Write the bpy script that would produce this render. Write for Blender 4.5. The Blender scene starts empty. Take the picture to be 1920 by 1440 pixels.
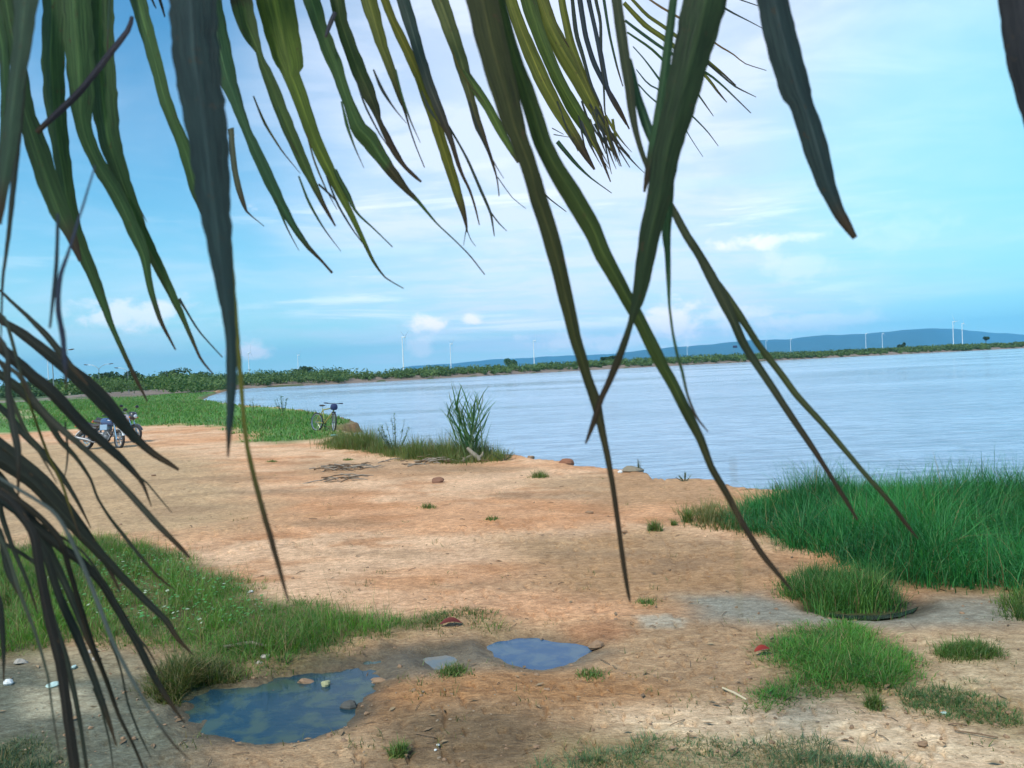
import bpy, math, random
import numpy as np
from mathutils import Vector, Matrix

sc = bpy.context.scene
col = sc.collection
rad = math.radians

# ------------------------------------------------------------------ camera
F = 1507.0            # focal length in pixels of the 1920 wide photograph
CAM = Vector((0, 0, 2.0))
PITCH, ROLL = 1.18, -2.6
cam_data = bpy.data.cameras.new('camera')
cam = bpy.data.objects.new('camera', cam_data)
col.objects.link(cam)
cam.location = CAM
RM = Matrix.Rotation(rad(90 - PITCH), 3, 'X') @ Matrix.Rotation(rad(ROLL), 3, 'Z')
cam.rotation_euler = RM.to_euler()
cam_data.sensor_width = 36
cam_data.lens = 36 * F / 1920
cam_data.clip_start = 0.02
cam_data.clip_end = 60000
cam_data.dof.use_dof = True
cam_data.dof.focus_distance = 7.0
cam_data.dof.aperture_fstop = 10.0
sc.camera = cam

# ------------------------------------------------------------------ world, sun, exposure
SUN_EL, SUN_AZ = 52, 215        # azimuth measured clockwise from +Y
world = bpy.data.worlds.new('World')
sc.world = world
world.use_nodes = True


class NT:
    """tiny node-tree helper"""
    def __init__(s, tree):
        s.t = tree
        s.n = tree.nodes
        s.l = tree.links

    def put(s, sock, v):
        if isinstance(v, bpy.types.NodeSocket):
            s.l.new(v, sock)
        elif v is not None:
            if isinstance(v, (tuple, list)) and len(v) == 3 and len(getattr(sock, 'default_value', v)) == 4:
                v = (*v, 1)
            sock.default_value = v

    def m(s, op, a, b=None, c=None, clamp=False):
        n = s.n.new('ShaderNodeMath')
        n.operation = op
        n.use_clamp = clamp
        s.put(n.inputs[0], a)
        s.put(n.inputs[1], b)
        s.put(n.inputs[2], c)
        return n.outputs[0]

    def v(s, op, a, b=None, out=0):
        n = s.n.new('ShaderNodeVectorMath')
        n.operation = op
        s.put(n.inputs[0], a)
        if b is not None:
            s.put(n.inputs[3 if op == 'SCALE' else 1], b)
        return n.outputs[out]

    def xyz(s, x, y, z):
        n = s.n.new('ShaderNodeCombineXYZ')
        for i, q in enumerate((x, y, z)):
            s.put(n.inputs[i], q)
        return n.outputs[0]

    def noise(s, vec, scale, detail=4, rough=0.55, dist=0.0):
        n = s.n.new('ShaderNodeTexNoise')
        s.put(n.inputs['Vector'], vec)
        n.inputs['Scale'].default_value = scale
        n.inputs['Detail'].default_value = detail
        n.inputs['Roughness'].default_value = rough
        n.inputs['Distortion'].default_value = dist
        return n.outputs['Fac']

    def step(s, x, lo, hi):
        n = s.n.new('ShaderNodeMapRange')
        n.interpolation_type = 'SMOOTHSTEP'
        s.put(n.inputs['Value'], x)
        n.inputs['From Min'].default_value = lo
        n.inputs['From Max'].default_value = hi
        return n.outputs[0]

    def mix(s, f, a, b, blend='MIX'):
        n = s.n.new('ShaderNodeMix')
        n.data_type = 'RGBA'
        n.blend_type = blend
        s.put(n.inputs[0], f)
        s.put(n.inputs[6], a)
        s.put(n.inputs[7], b)
        return n.outputs[2]


W = NT(world.node_tree)
W.n.clear()
sky = W.n.new('ShaderNodeTexSky')
sky.sky_type = 'NISHITA'
sky.sun_disc = False
sky.sun_elevation = rad(SUN_EL)
sky.sun_rotation = rad(SUN_AZ)
sky.air_density = 1.0
sky.dust_density = 1.2
sky.ozone_density = 1.5
tc = W.n.new('ShaderNodeTexCoord').outputs['Generated']
D = W.v('NORMALIZE', tc)
sep = W.n.new('ShaderNodeSeparateXYZ')
W.l.new(D, sep.inputs[0])
dx, dy, dz = sep.outputs
dzc = W.m('MAXIMUM', dz, 0.0)
# plane-projected coordinates (a cloud deck seen from below)
inv = W.m('DIVIDE', 1.0, W.m('ADD', dzc, 0.09))
deck = W.xyz(W.m('MULTIPLY', dx, inv), W.m('MULTIPLY', dy, inv), 0.0)


def lobe(vec, lo, hi):
    """soft patch of sky about a direction: 1 at the direction, 0 beyond the angle"""
    v = Vector(vec).normalized()
    return W.step(W.v('DOT_PRODUCT', D, tuple(v), out=1), math.cos(rad(hi)), math.cos(rad(lo)))


tint = W.mix(1.0, sky.outputs[0], (0.50, 1.45, 1.80), 'MULTIPLY')
# whole clear sky: deeper near the left, milky cyan low down
low = W.m('POWER', W.m('SUBTRACT', 1.0, dzc), 6.5)
tint = W.mix(W.m('MULTIPLY', low, 0.85), tint, (6.4, 11.2, 12.0))
n_big = W.noise(deck, 0.55, 5, 0.55, 0.4)
n_mid = W.noise(W.v('MULTIPLY', deck, (1.0, 1.6, 1.0)), 1.6, 7, 0.6, 0.5)
# thin veil of high cloud: broad, thicker over the middle of the lake
veil = W.m('ADD', W.m('MULTIPLY', lobe((0.16, 1.0, 0.34), 3, 30), 0.95), W.m('MULTIPLY', W.step(n_big, 0.38, 0.70), 0.42))
veil = W.m('MULTIPLY', veil, W.m('ADD', 0.72, W.m('MULTIPLY', W.step(n_mid, 0.35, 0.7), 0.45)), clamp=True)
veil = W.m('MULTIPLY', veil, 0.86)
c1 = W.mix(veil, tint, (9.6, 10.6, 12.6))
# streaky stratus low over the water: bright and grey-blue streaks
sx = W.xyz(W.m('MULTIPLY', dx, 3.2), W.m('MULTIPLY', dy, 3.2), W.m('MULTIPLY', dz, 26.0))
n_st = W.noise(sx, 1.1, 7, 0.6, 0.6)
band = W.m('MULTIPLY', W.step(dz, 0.01, 0.06), W.m('SUBTRACT', 1.0, W.step(dz, 0.15, 0.30)))
band = W.m('MULTIPLY', band, W.m('ADD', 0.25, W.m('MULTIPLY', lobe((0.10, 1.0, 0.1), 5, 28), 0.75)))
br = W.m('MULTIPLY', W.step(n_st, 0.55, 0.68), band)
dk = W.m('MULTIPLY', W.m('SUBTRACT', 1.0, W.step(n_st, 0.34, 0.47)), band)
c2 = W.mix(W.m('MULTIPLY', br, 0.42), c1, (15.5, 15.5, 15.5))
c3 = W.mix(W.m('MULTIPLY', dk, 0.5), c2, (7.0, 10.2, 13.0))
# distant cumulus heads with warm tops
n_cu = W.noise(W.v('MULTIPLY', D, (1.0, 1.0, 1.5)), 26.0, 6, 0.6, 0.3)


def skydir(px, py):
    return (RM @ Vector(((px - 960) / F, -(py - 720) / F, -1))).normalized()


cu = None
for (px, py, rw, rh, k) in ((800, 604, 0.034, 0.012, 1.0), (880, 600, 0.018, 0.010, 0.9), (482, 656, 0.028, 0.013, 0.75), (1262, 612, 0.045, 0.028, 0.9),
                            (787, 655, 0.022, 0.016, 0.5), (255, 590, 0.075, 0.020, 0.55), (1500, 605, 0.10, 0.016, 0.55), (1120, 640, 0.10, 0.014, 0.55),
                            (1500, 500, 0.05, 0.025, 0.35), (1700, 440, 0.05, 0.03, 0.3), (1400, 585, 0.06, 0.012, 0.6), (1450, 450, 0.07, 0.010, 0.8)):
    d = skydir(px, py)
    q = W.v('SUBTRACT', D, tuple(d))
    side = Vector((d.y, -d.x, 0)).normalized()
    u = W.m('DIVIDE', W.v('DOT_PRODUCT', q, tuple(side), out=1), rw)
    sq = W.n.new('ShaderNodeSeparateXYZ')
    W.l.new(q, sq.inputs[0])
    w = W.m('DIVIDE', sq.outputs[2], rh)
    r2 = W.m('ADD', W.m('MULTIPLY', u, u), W.m('MULTIPLY', w, w))
    f = W.m('SUBTRACT', W.m('EXPONENT', W.m('MULTIPLY', r2, -0.9)), W.m('MULTIPLY', W.m('SUBTRACT', 0.62, n_cu), 2.2))
    f = W.m('MULTIPLY', W.step(f, 0.10, 0.75), k)
    cu = f if cu is None else W.m('MAXIMUM', cu, f)
c4 = W.mix(cu, c3, (14.5, 13.6, 14.0))
c4 = W.mix(W.m('MULTIPLY', lobe((0.66, 1.0, 0.2), 3, 19), 0.55), c4, (4.2, 10.6, 12.8))
bg = W.n.new('ShaderNodeBackground')
W.l.new(c4, bg.inputs[0])
bg.inputs[1].default_value = 0.06
wo = W.n.new('ShaderNodeOutputWorld')
W.l.new(bg.outputs[0], wo.inputs[0])

sun_d = bpy.data.lights.new('sun', 'SUN')
sun_d.energy = 2.6
sun_d.angle = rad(6)
sun_d.color = (1.0, 0.90, 0.76)
sun = bpy.data.objects.new('sun', sun_d)
col.objects.link(sun)
sun.rotation_euler = (rad(90 - SUN_EL), 0, rad(180 - SUN_AZ))

sc.view_settings.view_transform = 'Standard'
sc.view_settings.look = 'None'
sc.view_settings.gamma = 1
sc.view_settings.use_curve_mapping = False
sc.view_settings.exposure = 0.75
sc.cycles.max_bounces = 8
sc.cycles.transparent_max_bounces = 8

# ------------------------------------------------------------------ helpers
rng = np.random.default_rng(7)
random.seed(7)


def ray(px, py):
    return (RM @ Vector(((px - 960) / F, -(py - 720) / F, -1)))


def P(px, py, z=0.0):
    """point where the sight line through a pixel meets the level z"""
    d = ray(px, py)
    t = (z - CAM.z) / d.z
    return CAM + d * t


def at(px, py, dist):
    """point on a sight line at a given forward distance"""
    d = ray(px, py)
    return CAM + d * (dist / d.y)


def azpt(px, dist, z=0.0):
    """ground point below the horizon pixel column px at a forward distance"""
    hy = 689 - 0.0454 * (px - 960)
    d = ray(px, hy)
    return Vector((d.x / d.y * dist, dist, z))


_T = rng.random((256, 256))


def vnoise(x, y):
    xi = np.floor(x).astype(int)
    yi = np.floor(y).astype(int)
    fx, fy = x - xi, y - yi
    fx = fx * fx * (3 - 2 * fx)
    fy = fy * fy * (3 - 2 * fy)
    a = _T[xi & 255, yi & 255]
    b = _T[(xi + 1) & 255, yi & 255]
    c = _T[xi & 255, (yi + 1) & 255]
    d = _T[(xi + 1) & 255, (yi + 1) & 255]
    return (a * (1 - fx) + b * fx) * (1 - fy) + (c * (1 - fx) + d * fx) * fy


def fbm(x, y, oct=4, g=0.5):
    s = np.zeros_like(x, dtype=float)
    a, t = 1.0, 0.0
    for i in range(oct):
        s += a * vnoise(x * 2 ** i + 17.3 * i, y * 2 ** i + 9.1 * i)
        t += a
        a *= g
    return s / t


def sstep(x, a, b):
    t = np.clip((x - a) / (b - a), 0, 1)
    return t * t * (3 - 2 * t)


def sdist(x, y, poly):
    """signed distance to a polygon, negative inside"""
    poly = np.asarray(poly, float)
    n = len(poly)
    d = np.full(x.shape, 1e18)
    ins = np.zeros(x.shape, bool)
    for i in range(n):
        ax, ay = poly[i]
        bx, by = poly[(i + 1) % n]
        ex, ey = bx - ax, by - ay
        L = ex * ex + ey * ey + 1e-12
        t = np.clip(((x - ax) * ex + (y - ay) * ey) / L, 0, 1)
        qx, qy = x - ax - t * ex, y - ay - t * ey
        d = np.minimum(d, qx * qx + qy * qy)
        c = (ay > y) != (by > y)
        xx = (bx - ax) * (y - ay) / (by - ay + 1e-12) + ax
        ins ^= c & (x < xx)
    d = np.sqrt(d)
    return np.where(ins, -d, d)


def wpoly(pts, z=0.0):
    return [tuple(P(a, b, z)[:2]) for a, b in pts]


def tag(o, label=None, cat=None, group=None, kind=None):
    if label: o['label'] = label
    if cat: o['category'] = cat
    if group: o['group'] = group
    if kind: o['kind'] = kind
    return o


def link(name, me, m=None, parent=None):
    o = bpy.data.objects.new(name, me)
    col.objects.link(o)
    if m is not None and not me.materials:
        me.materials.append(m)
    if parent is not None:
        o.parent = parent
    return o


def mesh_np(name, v, faces, colr=None, smooth=True):
    """v (n,3); faces list of (k,m) int arrays"""
    me = bpy.data.meshes.new(name)
    v = np.asarray(v, np.float32)
    me.vertices.add(len(v))
    me.vertices.foreach_set('co', v.ravel())
    if not isinstance(faces, (list, tuple)):
        faces = [faces]
    faces = [np.asarray(f, np.int32) for f in faces if len(f)]
    nl = sum(f.size for f in faces)
    nf = sum(len(f) for f in faces)
    me.loops.add(nl)
    me.loops.foreach_set('vertex_index', np.concatenate([f.ravel() for f in faces]))
    me.polygons.add(nf)
    tot = np.concatenate([np.full(len(f), f.shape[1], np.int32) for f in faces])
    st = np.concatenate([[0], np.cumsum(tot)[:-1]]).astype(np.int32)
    me.polygons.foreach_set('loop_start', st)
    me.polygons.foreach_set('use_smooth', np.full(nf, smooth))
    if colr is not None:
        ca = me.color_attributes.new('col', 'FLOAT_COLOR', 'POINT')
        c4_ = np.ones((len(v), 4), np.float32)
        c4_[:, :colr.shape[1]] = colr
        ca.data.foreach_set('color', c4_.ravel())
    me.update()
    me.validate()
    return me


class MB:
    """collects tubes, boxes, rings, ellipsoids; build() links them as ONE mesh object"""
    def __init__(s):
        s.v, s.f = [], []

    def add(s, v, f):
        o = len(s.v)
        s.v += [tuple(p) for p in v]
        s.f += [tuple(i + o for i in q) for q in f]

    def tube(s, pts, r, n=8, cap=True):
        pts = [Vector(p) for p in pts]
        r = r if isinstance(r, (list, tuple)) else [r] * len(pts)
        t0 = (pts[1] - pts[0]).normalized()
        up = Vector((0, 0, 1)) if abs(t0.z) < 0.9 else Vector((1, 0, 0))
        a = t0.cross(up).normalized()
        vs, fs = [], []
        for i, p in enumerate(pts):
            t = (pts[min(i + 1, len(pts) - 1)] - pts[max(i - 1, 0)]).normalized()
            a = (a - t * a.dot(t)).normalized()
            b = t.cross(a)
            for k in range(n):
                th = 2 * math.pi * k / n
                vs.append(p + (a * math.cos(th) + b * math.sin(th)) * r[i])
        for i in range(len(pts) - 1):
            for k in range(n):
                k2 = (k + 1) % n
                fs.append((i * n + k, i * n + k2, (i + 1) * n + k2, (i + 1) * n + k))
        if cap:
            fs.append(tuple(range(n))[::-1])
            fs.append(tuple((len(pts) - 1) * n + k for k in range(n)))
        s.add(vs, fs)
        return s

    def box(s, c, size, rot=None, bev=0.12):
        c = Vector(c)
        h = Vector(size) / 2
        b = min(h) * bev * 2
        R = rot if rot is not None else Matrix.Identity(3)
        vs, fs = [], []
        # chamfered box: three loops per axis corner
        for sx_ in (-1, 1):
            for sy_ in (-1, 1):
                for sz_ in (-1, 1):
                    vs.append(c + R @ Vector((sx_ * (h.x - b), sy_ * (h.y - b), sz_ * h.z)))
                    vs.append(c + R @ Vector((sx_ * (h.x - b), sy_ * h.y, sz_ * (h.z - b))))
                    vs.append(c + R @ Vector((sx_ * h.x, sy_ * (h.y - b), sz_ * (h.z - b))))
        I = lambda a, b_, d, k: ((a * 2 + b_) * 2 + d) * 3 + k
        for z in (0, 1):
            fs.append([I(0, 0, z, 0), I(1, 0, z, 0), I(1, 1, z, 0), I(0, 1, z, 0)])
            fs.append([I(0, z, 0, 1), I(1, z, 0, 1), I(1, z, 1, 1), I(0, z, 1, 1)])
            fs.append([I(z, 0, 0, 2), I(z, 1, 0, 2), I(z, 1, 1, 2), I(z, 0, 1, 2)])
        for a in (0, 1):
            for b_ in (0, 1):
                fs.append([I(0, a, b_, 0), I(1, a, b_, 0), I(1, a, b_, 1), I(0, a, b_, 1)])
                fs.append([I(a, 0, b_, 0), I(a, 1, b_, 0), I(a, 1, b_, 2), I(a, 0, b_, 2)])
                fs.append([I(a, b_, 0, 1), I(a, b_, 1, 1), I(a, b_, 1, 2), I(a, b_, 0, 2)])
                for d in (0, 1):
                    fs.append([I(a, b_, d, 0), I(a, b_, d, 1), I(a, b_, d, 2)])
        s.add(vs, fs)
        return s

    def ell(s, c, r, rot=None, n=12, m=8, pw=1.0):
        c = Vector(c)
        R = rot if rot is not None else Matrix.Identity(3)
        g = lambda x: math.copysign(abs(x) ** pw, x)
        vs, fs = [], []
        for j in range(1, m):
            ph = math.pi * j / m
            for k in range(n):
                th = 2 * math.pi * k / n
                vs.append(c + R @ Vector((r[0] * g(math.sin(ph)) * g(math.cos(th)), r[1] * g(math.sin(ph)) * g(math.sin(th)), r[2] * g(math.cos(ph)))))
        vs.append(c + R @ Vector((0, 0, r[2])))
        vs.append(c - R @ Vector((0, 0, r[2])))
        for j in range(m - 2):
            for k in range(n):
                k2 = (k + 1) % n
                fs.append((j * n + k, (j + 1) * n + k, (j + 1) * n + k2, j * n + k2))
        t, b = len(vs) - 2, len(vs) - 1
        for k in range(n):
            k2 = (k + 1) % n
            fs.append((t, k, k2))
            fs.append((b, (m - 2) * n + k2, (m - 2) * n + k))
        s.add(vs, fs)
        return s

    def ring(s, c, axis, R_, r, n=28, m=8, squash=1.0, a0=0, a1=360):
        c = Vector(c)
        ax = Vector(axis).normalized()
        u = ax.orthogonal().normalized()
        if abs(ax.z) < 0.9:
            u = Vector((0, 0, 1)).cross(ax).normalized()
        w = ax.cross(u)
        full = abs(a1 - a0) >= 359
        nn = n if full else n + 1
        vs, fs = [], []
        for i in range(nn):
            th = rad(a0 + (a1 - a0) * i / n)
            e = u * math.cos(th) + w * math.sin(th)
            for k in range(m):
                q = 2 * math.pi * k / m
                vs.append(c + e * (R_ + r * math.cos(q)) + ax * (r * squash * math.sin(q)))
        for i in range(n):
            i2 = (i + 1) % nn
            for k in range(m):
                k2 = (k + 1) % m
                fs.append((i * m + k, i * m + k2, i2 * m + k2, i2 * m + k))
        s.add(vs, fs)
        return s

    def build(s, name, m, parent=None, smooth=True):
        me = bpy.data.meshes.new(name)
        me.from_pydata(s.v, [], s.f)
        if smooth:
            me.polygons.foreach_set('use_smooth', [True] * len(me.polygons))
            try:
                me.set_sharp_from_angle(angle=rad(40))
            except Exception:
                pass
        me.update()
        return link(name, me, m, parent)


def empty(name, loc, rz=0.0):
    o = bpy.data.objects.new(name, None)
    col.objects.link(o)
    o.location = loc
    o.rotation_euler = (0, 0, rz)
    o.empty_display_size = 0.2
    return o


# ------------------------------------------------------------------ materials
def mat(name, base, rough=0.6, metal=0.0, var=0.15, scale=6.0, bump=0.0, bscale=60.0, spec=0.5, coat=0.0, coord='Object'):
    m = bpy.data.materials.new(name)
    m.use_nodes = True
    N = NT(m.node_tree)
    b = N.n['Principled BSDF']
    t = N.n.new('ShaderNodeTexCoord').outputs[coord]
    f = N.noise(t, scale, 5, 0.6)
    dark = tuple(c * (1 - var) for c in base)
    lite = tuple(min(1, c * (1 + var)) for c in base)
    N.put(b.inputs['Base Color'], N.mix(f, dark, lite))
    b.inputs['Metallic'].default_value = metal
    f2 = N.noise(t, scale * 3, 3, 0.6)
    N.put(b.inputs['Roughness'], N.m('ADD', rough - 0.08, N.m('MULTIPLY', f2, 0.16), clamp=True))
    b.inputs['Specular IOR Level'].default_value = spec
    b.inputs['Coat Weight'].default_value = coat
    if bump:
        bn = N.n.new('ShaderNodeBump')
        bn.inputs['Strength'].default_value = bump
        bn.inputs['Distance'].default_value = 0.01
        N.put(bn.inputs['Height'], N.noise(t, bscale, 5, 0.65))
        N.put(b.inputs['Normal'], bn.outputs[0])
    return m


def attr_mat(name, rough=0.6, transl=0.0, vscale=3.0, var=0.25, stripe=False, spec=0.35):
    """colour from the mesh's own 'col' attribute, varied by noise; optional translucency for leaves"""
    m = bpy.data.materials.new(name)
    m.use_nodes = True
    N = NT(m.node_tree)
    b = N.n['Principled BSDF']
    a = N.n.new('ShaderNodeAttribute')
    a.attribute_name = 'col'
    t = N.n.new('ShaderNodeTexCoord').outputs['Object']
    f = N.noise(t, vscale, 4, 0.6)
    c = N.mix(1.0, a.outputs['Color'], N.mix(f, (1 - var,) * 3, (1 + var,) * 3), 'MULTIPLY')
    if stripe:
        uv = N.n.new('ShaderNodeUVMap').outputs[0]
        ln = N.noise(N.v('MULTIPLY', uv, (26.0, 1.2, 1.0)), 1.0, 3, 0.6)
        c = N.mix(1.0, c, N.mix(N.step(ln, 0.38, 0.62), (0.62, 0.66, 0.62), (1.35, 1.28, 1.1)), 'MULTIPLY')
        sp = N.step(N.noise(N.v('MULTIPLY', uv, (3.0, 5.0, 1.0)), 1.0, 6, 0.7), 0.60, 0.68)
        c = N.mix(N.m('MULTIPLY', sp, 0.75), c, (0.055, 0.035, 0.02))
        bn = N.n.new('ShaderNodeBump')
        bn.inputs['Strength'].default_value = 0.5
        bn.inputs['Distance'].default_value = 0.002
        N.put(bn.inputs['Height'], ln)
        N.put(b.inputs['Normal'], bn.outputs[0])
    N.put(b.inputs['Base Color'], c)
    b.inputs['Roughness'].default_value = rough
    b.inputs['Specular IOR Level'].default_value = spec
    if transl:
        tr = N.n.new('ShaderNodeBsdfTranslucent')
        N.put(tr.inputs[0], N.mix(1.0, c, (1.5, 1.7, 0.7), 'MULTIPLY'))
        mx = N.n.new('ShaderNodeMixShader')
        mx.inputs[0].default_value = transl
        N.l.new(b.outputs[0], mx.inputs[1])
        N.l.new(tr.outputs[0], mx.inputs[2])
        out = N.n['Material Output']
        N.l.new(mx.outputs[0], out.inputs[0])
    return m


M_GRASS = attr_mat('grass_blades', 0.55, 0.3, 1.2, 0.3)
M_FOL = attr_mat('foliage', 0.7, 0.2, 0.5, 0.3)
M_PALM = attr_mat('palm_leaflet', 0.52, 0.36, 9.0, 0.3, stripe=True, spec=.25)
M_RACHIS = mat('palm_rachis', (0.10, 0.09, 0.03), 0.5, var=0.4, scale=12, bump=0.4)
M_BARK = mat('bark', (0.10, 0.075, 0.05), 0.9, var=0.4, scale=5, bump=0.8, bscale=30)
M_WOODGREY = mat('driftwood', (0.24, 0.20, 0.16), 0.85, var=0.4, scale=9, bump=0.8, bscale=50)
M_TWIG = mat('twig_brown', (0.15, 0.095, 0.055), 0.85, var=0.45, scale=14, bump=0.4)
M_STONE = mat('stone', (0.34, 0.31, 0.27), 0.9, var=0.35, scale=14, bump=0.8)
M_CLOD = mat('earth_clod', (0.26, 0.165, 0.10), 0.95, var=0.4, scale=12, bump=0.9)
M_WHITE = mat('white_litter', (0.62, 0.64, 0.64), 0.55, var=0.15, scale=15)
M_TURB = mat('turbine_white', (0.86, 0.88, 0.88), 0.45, var=0.04, scale=0.1)
M_GALV = mat('galvanised_steel', (0.30, 0.32, 0.34), 0.5, 0.6, var=0.2, scale=2)
M_CONC = mat('weathered_concrete', (0.42, 0.38, 0.28), 0.9, var=0.25, scale=3, bump=0.4)

# ------------------------------------------------------------------ shoreline and ground shape
WATER_Z = -0.36
near_shore = [(372, 747), (398, 752), (430, 756), (470, 760), (520, 763), (560, 768), (600, 774), (640, 782), (668, 790), (672, 794), (640, 799),
              (625, 802), (645, 807), (662, 811), (668, 817), (685, 822), (700, 832), (740, 842), (800, 850), (870, 853), (930, 850), (968, 852), (990, 858), (1040, 863), (1076, 866),
              (1074, 871), (1100, 874), (1140, 876), (1190, 882), (1228, 889), (1236, 896), (1290, 899), (1340, 900), (1362, 906), (1366, 913), (1420, 916),
              (1480, 917), (1560, 920), (1700, 925), (1850, 930), (2050, 935), (2500, 930), (3200, 900)]
far_shore = [(3200, 600), (2500, 624), (1920, 652.7), (1600, 668.8), (1280, 685), (1087, 695), (900, 705.5), (640, 719.5), (540, 724.5), (450, 729), (420, 734), (395, 741)]
near_w = [tuple(P(a, b, -0.02)[:2]) for a, b in near_shore]
far_w = [tuple(P(a, b, WATER_Z)[:2]) for a, b in far_shore]
# never let the unseen right end run off to infinity
far_w = [(max(-400, min(1400, a)), min(1100, b)) for a, b in far_w]
far_w[0] = (900.0, 560.0)
LAKE = near_w + far_w

POOLS = {
    'puddle': [(343, 1313), (353, 1345), (385, 1372), (450, 1386), (513, 1390), (567, 1385), (620, 1369), (656, 1350), (668, 1318), (690, 1296), (722, 1274),
               (735, 1262), (770, 1252), (800, 1240), (770, 1226), (730, 1228), (700, 1240), (640, 1252), (600, 1256), (533, 1272), (487, 1282), (433, 1287), (377, 1293)],
    'second': [(806, 1238), (830, 1226), (880, 1220), (900, 1226), (895, 1238), (868, 1248), (820, 1252)],
    'third': [(930, 1216), (942, 1208), (968, 1204), (1005, 1203), (1052, 1211), (1094, 1221), (1074, 1236), (1050, 1244), (1018, 1252), (988, 1249), (960, 1240), (938, 1229)],
    'fourth': [(1530, 1146), (1590, 1152), (1650, 1152), (1690, 1146), (1722, 1136), (1716, 1146), (1690, 1156), (1640, 1162), (1580, 1160)],
}
PZ = -0.045
pools_w = {k: wpoly(v, PZ) for k, v in POOLS.items()}


def ground_z(x, y):
    x = np.asarray(x, float)
    y = np.asarray(y, float)
    r = np.hypot(x, y)
    z = 0.05 * (fbm(x * 0.35, y * 0.35, 3) - 0.5)
    z += 0.030 * (fbm(x * 1.7 + 5, y * 1.7, 4, 0.6) - 0.5)
    fine = np.clip(1.4 - r / 40, 0, 1)
    # flaky eroded crust: small terraces
    t = fbm(x * 0.9 + 40, y * 2.3 + 11, 4, 0.55) * 7
    z += fine * 0.024 * (sstep(t - np.floor(t), 0.0, 0.16) - 0.5) * sstep(fbm(x * .5 + 3, y * .5, 2), .35, .6)
    z += fine * 0.012 * (fbm(x * 9, y * 9, 3, 0.6) - 0.5)
    z += np.clip((r - 60) / 200, 0, 1) * 0.2 * (fbm(x * .05, y * .05, 3) - .5)
    near = r < 14
    for k, pw in pools_w.items():
        if near.any():
            d = np.full(x.shape, 9.0)
            d[near] = sdist(x[near], y[near], pw)
            d = d - 0.035 + 0.11 * (fbm(x * 5, y * 7, 4, .6) - 0.5)
            zp = PZ - 0.002 + np.clip(d * 0.30, -0.05, 0.045)
            if k == 'puddle':
                arm = sstep(y - 0.55 * (x + 1.0), 4.95, 5.45)
                zp += (0.034 + 0.085 * arm) * (fbm(x * 5.5 + 3, y * 9, 4, .6) - .40) + 0.006 * arm
            if k == 'second':
                zp += 0.022 * (fbm(x * 7 + 3, y * 9, 3) - .42)
            w_ = 1 - sstep(d, 0.10, 0.50)
            z = z * (1 - w_) + zp * w_
    d = sdist(x, y, LAKE)
    jit = 0.25 * (fbm(x * 1.5, y * 1.5, 3) - 0.5) * np.clip(r / 16, 0.3, 3)
    d = d + jit * np.where(r < 60, 1, 0)
    z = np.where(d < 0, -0.34 - np.minimum(1.2, -d * 0.25) + 0.0, z)
    rim = (d >= 0) & (d < 0.22)
    z = np.where(rim, -0.30 + (z + 0.30) * sstep(d, 0.0, 0.14), z)
    z += np.where((d > 0.1) & (d < 1.5), 0.02 * np.sin(x * 2.3) * (1 - d / 1.5), 0)
    return z


def gz(p):
    return float(ground_z(np.array([p[0]]), np.array([p[1]]))[0])


# ------------------------------------------------------------------ grass regions (pixel outlines on the ground)
MEADOW = wpoly([(-700, 775), (0, 752), (90, 745), (230, 738), (340, 735), (430, 733), (400, 741), (374, 747), (398, 752), (430, 757), (470, 761), (520, 764), (560, 769), (600, 776),
                (640, 784), (655, 792), (618, 803), (640, 812), (600, 822), (540, 828), (480, 828), (440, 806), (400, 795), (330, 796), (240, 800), (120, 806), (0, 812), (-400, 830)])
SHOREGRASS = wpoly([(600, 832), (640, 826), (700, 833), (760, 845), (830, 850), (900, 853), (940, 852), (935, 861), (880, 866), (820, 866), (780, 862), (700, 846), (640, 842)])
LEFTGRASS = wpoly([(-400, 1040), (0, 1035), (130, 1012), (190, 1010), (300, 1030), (400, 1070), (480, 1110), (560, 1130), (640, 1145), (720, 1152), (792, 1170), (760, 1185),
                   (660, 1195), (620, 1230), (560, 1246), (500, 1252), (440, 1258), (370, 1290), (330, 1300), (300, 1280), (330, 1225), (250, 1205), (130, 1195), (60, 1225), (0, 1235), (-500, 1240)])
BIGGRASS = wpoly([(1375, 962), (1390, 985), (1440, 998), (1470, 1028), (1560, 1040), (1600, 1060), (1640, 1090), (1760, 1108), (1900, 1112), (2300, 1120), (2300, 945), (1920, 937), (1700, 930), (1570, 926), (1480, 940), (1420, 950)])
CLUMP = wpoly([(1490, 1105), (1510, 1085), (1560, 1080), (1620, 1095), (1690, 1120), (1690, 1140), (1620, 1150), (1540, 1148), (1500, 1138)])
PATCH = wpoly([(1420, 1195), (1500, 1182), (1580, 1180), (1660, 1195), (1700, 1230), (1720, 1270), (1660, 1295), (1600, 1310), (1520, 1310), (1440, 1310), (1470, 1270), (1440, 1240), (1415, 1215)])
PATCH2 = wpoly([(1760, 1215), (1820, 1208), (1880, 1222), (1890, 1238), (1820, 1240), (1765, 1232)])
PATCH3 = wpoly([(1690, 1300), (1760, 1290), (1850, 1310), (1950, 1340), (1950, 1420), (1850, 1390), (1760, 1350), (1700, 1330)])
BOTTOM = wpoly([(1050, 1400), (1180, 1385), (1260, 1380), (1330, 1405), (1450, 1385), (1520, 1400), (1640, 1425), (1700, 1470), (1000, 1480)])
CORNERG = wpoly([(-50, 1395), (60, 1385), (110, 1400), (150, 1440), (160, 1480), (-60, 1480)])
TUFTY = wpoly([(790, 1160), (850, 1150), (920, 1155), (960, 1175), (930, 1190), (870, 1180), (800, 1172)])
MIDR = wpoly([(1300, 962), (1340, 955), (1395, 958), (1410, 985), (1350, 990), (1300, 985)])
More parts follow.
